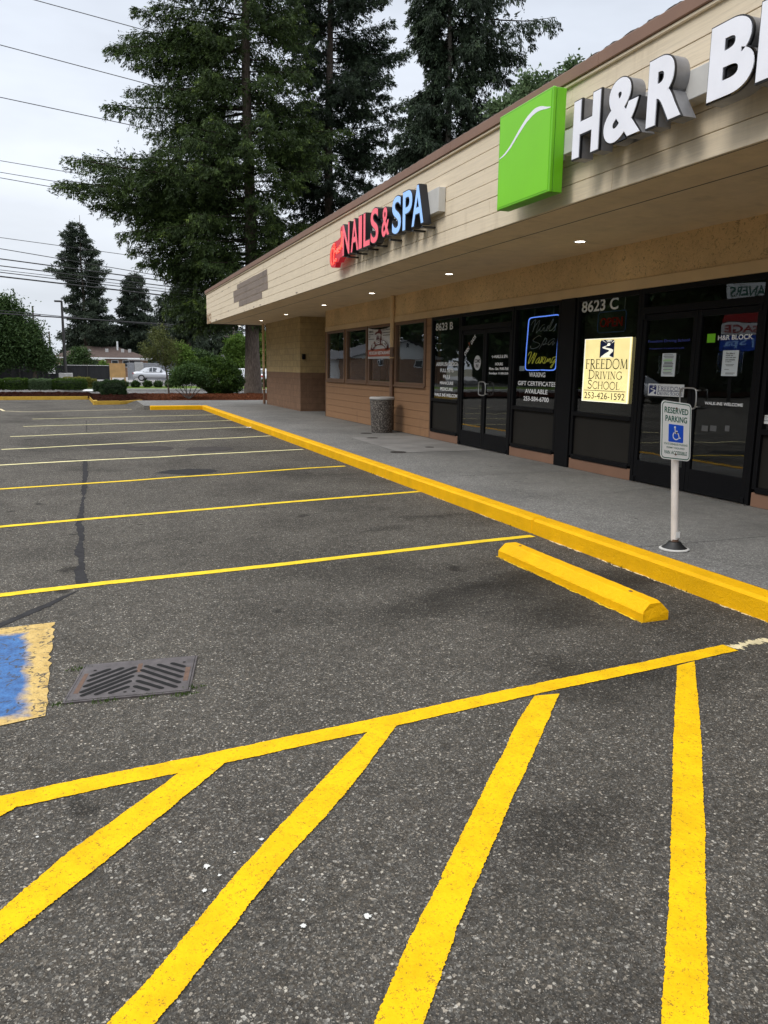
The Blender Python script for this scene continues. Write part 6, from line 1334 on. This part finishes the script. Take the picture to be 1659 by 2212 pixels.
# ---- cars
def make_car(name, label, paintm, loc, rot, L=4.6, group=None):
    t = empty(name, loc, label, 'car', group); W = .9
    # stations along the car: (x, z_low, z_belt, half width)
    st = [(-2.3,.45,.72,.70),(-2.22,.32,.92,.82),(-1.9,.28,.98,.88),(-1.2,.26,.95,.90),(0,.26,.92,.90),(.9,.26,.90,.90),(1.5,.27,.82,.88),(2.05,.30,.70,.82),(2.28,.40,.58,.68)]
    k = 12; vs = []
    for (x, zl, zb_, hw) in st:
        for j in range(k):
            a = 2*pi*j/k+pi/k; cy_ = cos(a); sz_ = sin(a); y = hw*math.copysign(abs(cy_)**.45, cy_); z = (zl+zb_)/2+(zb_-zl)/2*math.copysign(abs(sz_)**.55, sz_); vs.append((x*L/4.6, y, z))
    fs = [(i*k+j, i*k+(j+1) % k, (i+1)*k+(j+1) % k, (i+1)*k+j) for i in range(len(st)-1) for j in range(k)]+[tuple(range(k-1, -1, -1)), tuple((len(st)-1)*k+j for j in range(k))]
    smooth_by_angle(MB().add(vs, fs).build('body', paintm, t, world=False), 50)
    cab_ = [(-1.75,.95,.72,.93,.5),(-1.05,.95,.80,1.36,.60),(-.3,.93,.80,1.43,.62),(.35,.92,.80,1.38,.60),(1.15,.88,.74,.90,.62)]
    vs = []
    for (x, zb_, hb, zt_, ht_) in cab_: vs += [(x, -hb, zb_-.05), (x, -ht_, zt_), (x, ht_, zt_), (x, hb, zb_-.05)]
    fs = [(i*4+j, i*4+j+1, (i+1)*4+j+1, (i+1)*4+j) for i in range(4) for j in range(3)]+[(0, 1, 2, 3), (19, 18, 17, 16)]
    MB().add(vs, fs).build('cabin', paintm, t, world=False)
    for sg in (-1, 1):
        for (xa, xb) in ((-1.25, -.35), (-.27, .62)):
            def sidep(x, f): 
                zb_ = np.interp(x, [c[0] for c in cab_], [c[1] for c in cab_]); zt_ = np.interp(x, [c[0] for c in cab_], [c[3] for c in cab_]); hb = np.interp(x, [c[0] for c in cab_], [c[2] for c in cab_]); ht_ = np.interp(x, [c[0] for c in cab_], [c[4] for c in cab_])
                return (x, sg*((hb+(ht_-hb)*f)+.012), (zb_-.05)+(zt_-zb_+.05)*f)
            MB().add([sidep(xa, .12), sidep(xb, .12), sidep(xb, .92), sidep(xa, .92)], [(0, 1, 2, 3)]).build('side_window', 'pane_dark', t, world=False)
    MB().add([(.42, -.56, 1.36), (.42, .56, 1.36), (1.1, .68, .95), (1.1, -.68, .95)], [(0, 3, 2, 1)]).build('windscreen', 'pane_dark', t, world=False) if 0 else MB().add([(.42, -.55, 1.37), (.42, .55, 1.37), (1.12, .66, .93), (1.12, -.66, .93)], [(0, 3, 2, 1)]).build('windscreen', 'pane_dark', t, world=False)
    MB().add([(-1.12, -.55, 1.34), (-1.12, .55, 1.34), (-1.72, .6, .97), (-1.72, -.6, .97)], [(0, 1, 2, 3)]).build('rear_window', 'pane_dark', t, world=False)
    for (x, sg) in ((-1.42, -1), (-1.42, 1), (1.38, -1), (1.38, 1)):
        mb = MB(); y = sg*.80; mb.tube([(x, y-.1, .32), (x, y+.1, .32)], .33, 20); wl = mb.build('wheel', 'tyre', t, world=False)
        MB().tube([(x, sg*.895, .32), (x, sg*.91, .32)], .21, 14).build('rim', 'alloy', wl, world=False)
        MB().tube([(x, sg*.86, .34), (x, sg*.893, .34)], .37, 20).build('wheel_arch', 'tyre', t, world=False) if 0 else None
    for sg in (-1, 1):
        MB().box(-2.29, -2.2, sg*.72-.12, sg*.72+.12, .68, .84, .02).build('tail_light', 'red_lens', t, world=False); MB().box(2.08, 2.24, sg*.62-.14, sg*.62+.14, .55, .66, .02).build('headlight', 'sign_white', t, world=False)
    t.rotation_euler = (0, 0, rot); return t
CYa = 84.5; p = ony((331, 812), CYa)
make_car('sedan_car', 'silver white sedan parked by the grey board fence across the road', 'car_silver', (float(p[0])+.35, CYa, 0), radians(-12))
p = ony((541, 820), 66.0); make_car('parked_car', 'white car hidden between the laurel and the big trunk', 'car_white', (float(p[0])-.9, 66.0, 0), radians(60), group='white cars behind the big trunk')
p = ony((575, 820), 70.0); make_car('parked_car', 'white car partly hidden right of the big trunk', 'car_white', (float(p[0]), 70.0, 0), radians(50), group='white cars behind the big trunk')
# white stone by the hedge
p = base_px(195.5, 843.5, .2); tag(MB().lathe((p[0], p[1], .16), [(.4, 0), (.42, .04), (.3, .09), (.02, .1)], 12).build('flat_stone', 'sign_white'), 'flat white stone on the dark mulch at the hedge end', 'stone')

# ================================================================== ACROSS THE LOT (left of the picture; seen mirrored in the shop glass)
HG = 78.0
def mirr(px): p = ony(px, HG); return 2*WX-float(p[0]), float(p[2])
ax_, az_ = mirr((880, 734)); rx_, rz_ = mirr((966, 775)); lx_, lz_ = mirr((752, 775)); rz_ = (rz_+lz_)/2
h = empty('gabled_house', ((lx_+rx_)/2, HG, 0), 'brick house with white gable left of the picture, mirrored in the brown windows', 'house')
MB().box(lx_, rx_, HG, HG+12, -.1, rz_-.02).build('wall', 'brick', h)
MB().add([(lx_-.3, HG-.02, rz_), (rx_+.3, HG-.02, rz_), (ax_, HG-.02, az_-.1), (lx_-.3, HG+12, rz_), (rx_+.3, HG+12, rz_), (ax_, HG+12, az_-.1)], [(0, 1, 2), (3, 5, 4), (0, 3, 4, 1)]).build('gable', 'white_wall', h)
MB().add([(lx_+.5, HG-.5, rz_-.1), (ax_, HG-.5, az_), (rx_-.5, HG-.5, rz_-.1), (lx_+.5, HG+12.5, rz_-.1), (ax_, HG+12.5, az_), (rx_-.5, HG+12.5, rz_-.1)], [(0, 1, 4, 3), (1, 2, 5, 4)]).build('roof', 'shingle_grey', h)
for (pa__, pb__) in (((895, 777), (912, 794)), ((815, 776), (826, 790)), ((876, 740), (884, 753))):
    (wa, wz1), (wb, wz0) = mirr(pa__), mirr(pb__); wf = MB().box(wa, wb, HG-.07, HG-.03, wz0, wz1).build('window', 'white_wall', h); MB().box(wa-.1 if wa > wb else wa+.1, wb+.1 if wa > wb else wb-.1, HG-.09, HG-.07, wz0+.1, wz1-.1).build('pane', 'pane_dark', wf)
(ra, rz1), (rb, rz0) = mirr((705, 752)), mirr((800, 777))
h = empty('low_house', ((ra+rb)/2, HG+3, 0), 'low grey roofed house left of the picture, beside the white gable in the window reflections', 'house')
MB().box(ra, rb, HG+3, HG+12, -.1, rz0).build('wall', 'white_wall', h); mb = MB(); tri_roof(mb, min(ra, rb), max(ra, rb), HG+3, HG+12, rz0, rz1, 2); mb.build('roof', 'shingle_grey', h)
protoC = blobtree('roadside_tree', 'dark leafy tree left of the lot, seen only mirrored in the shop glass', (-46, 20, 0), [(-46, 20, 6, 4.5, 4.5, 4), (-44, 23, 9, 3.5, 3.5, 3), (-47, 17, 8, 4, 4, 3.5), (-45, 20, 11.5, 3, 3, 2.5), (-45, 16, 4, 3.5, 3.5, 2.5), (-46, 25, 5, 3.5, 3.5, 3)], 16000, .6, 'leaf_green', 99, [([(-46, 20, 0), (-46, 20, 6)], .4, .2)], clump=.8, shell=.3, group='trees left of the lot')
for (x, y, s_) in ((-33, 50, 1.2), (-35, 58, 1.3), (-33, 24, 1.1), (-34, 33, 1.2), (-35, 42, 1.1), (-33, 16, 1.1), (-31, 8, 1.0), (-28, 70, 1.2), (-44, 46, 1.2), (-40, 80, 1.4), (-36, 92, 1.4), (-26, 102, 1.4), (-46, 8, 1.0), (-47, -6, 1.1)):
    o = copy_tree(protoC); o.location = (x, y, 0); o.scale = (s_, s_, s_*random.uniform(.9, 1.15)); o.rotation_euler = (0, 0, random.uniform(0, 6))
boxleaf('clipped_hedge', 'long tall hedge added left of the lot to block sky gaps in the shop glass', -31.5, 42, 0, 2.2, 84, 3.2, 16000, .5, 'leaf_hedge', 97, 'hedge')  # added hedge: blocks the bright sky between the trunks in the reflections
t = empty('pylon_sign', (-14.5, 26.5, 0), 'tall shopping strip pylon sign with stacked panels left of the picture', 'pylon sign')
dirx = Vector((21, -19, 0)).normalized(); perp = Vector((-dirx.y, dirx.x, 0)); o_ = Vector((-14.5, 26.5, 0))
def py(u, v, w): q_ = o_+perp*u+dirx*w; return (q_.x, q_.y, v)
mb = MB(); 
for u_ in (-1.0, 1.0): mb.prism([(u_-.08, 0), (u_+.08, 0), (u_+.08, 5.5), (u_-.08, 5.5)], -.1, .1, py)
mb.build('posts', 'pole_dark', t)
for (z0, z1, m_, tx, tm) in ((4.75, 5.45, 'sign_white', 'CLEANERS', 'dark_green_ink'), (4.2, 4.5, 'sign_white', 'THERAPY ART', 'red_lens'), (3.75, 4.18, 'red_lens', '', ''), (3.2, 3.72, 'sign_white', 'MASSAGE', 'red_lens'), (2.5, 3.17, 'sign_blue', 'Tan | Spa', 'letter_blue')):
    o2_ = MB().prism([(-1.1, z0), (1.5, z0), (1.5, z1), (-1.1, z1)], -.15, .15, py).build('panel', m_, t)
    if tx: text_on(mbt := MB(), tx, -.95, z0+(z1-z0)*.2, 1.35, z1-(z1-z0)*.2, lambda a, b, c: py(a, b, .155), .02); mbt.build('writing', tm, o2_)
make_car('parked_car', 'white car parked left of the picture, mirrored in the driving school window', 'car_white', (-13, 33.5, 0), radians(75), group=None)
# nail polish racks inside the salon
t = empty('polish_rack', (12.45, 12.3, .15), 'wall rack of nail polish bottles inside the salon', 'rack')
mb = MB()
for z in (.9, 1.15, 1.4, 1.65, 1.9): mb.box(12.38, 12.6, 10.4, 14.4, z, z+.02)
mb.build('shelf', 'white_wall', t)
bt_ = MB().lathe((0, 0, 0), [(.022, 0), (.024, .05), (.01, .055), (.011, .11), (.004, .112)], 8); o0 = None
for i, z in enumerate((.92, 1.17, 1.42, 1.67, 1.92)):
    for j in range(19):
        if o0 is None: o0 = bt_.build('bottle', 'maroon', t, world=False); o = o0
        else: o = o0.copy(); COL.objects.link(o); o.parent = t
        o.location = (-.02, -1.8+j*.2+random.uniform(-.05, .05), z-.15)
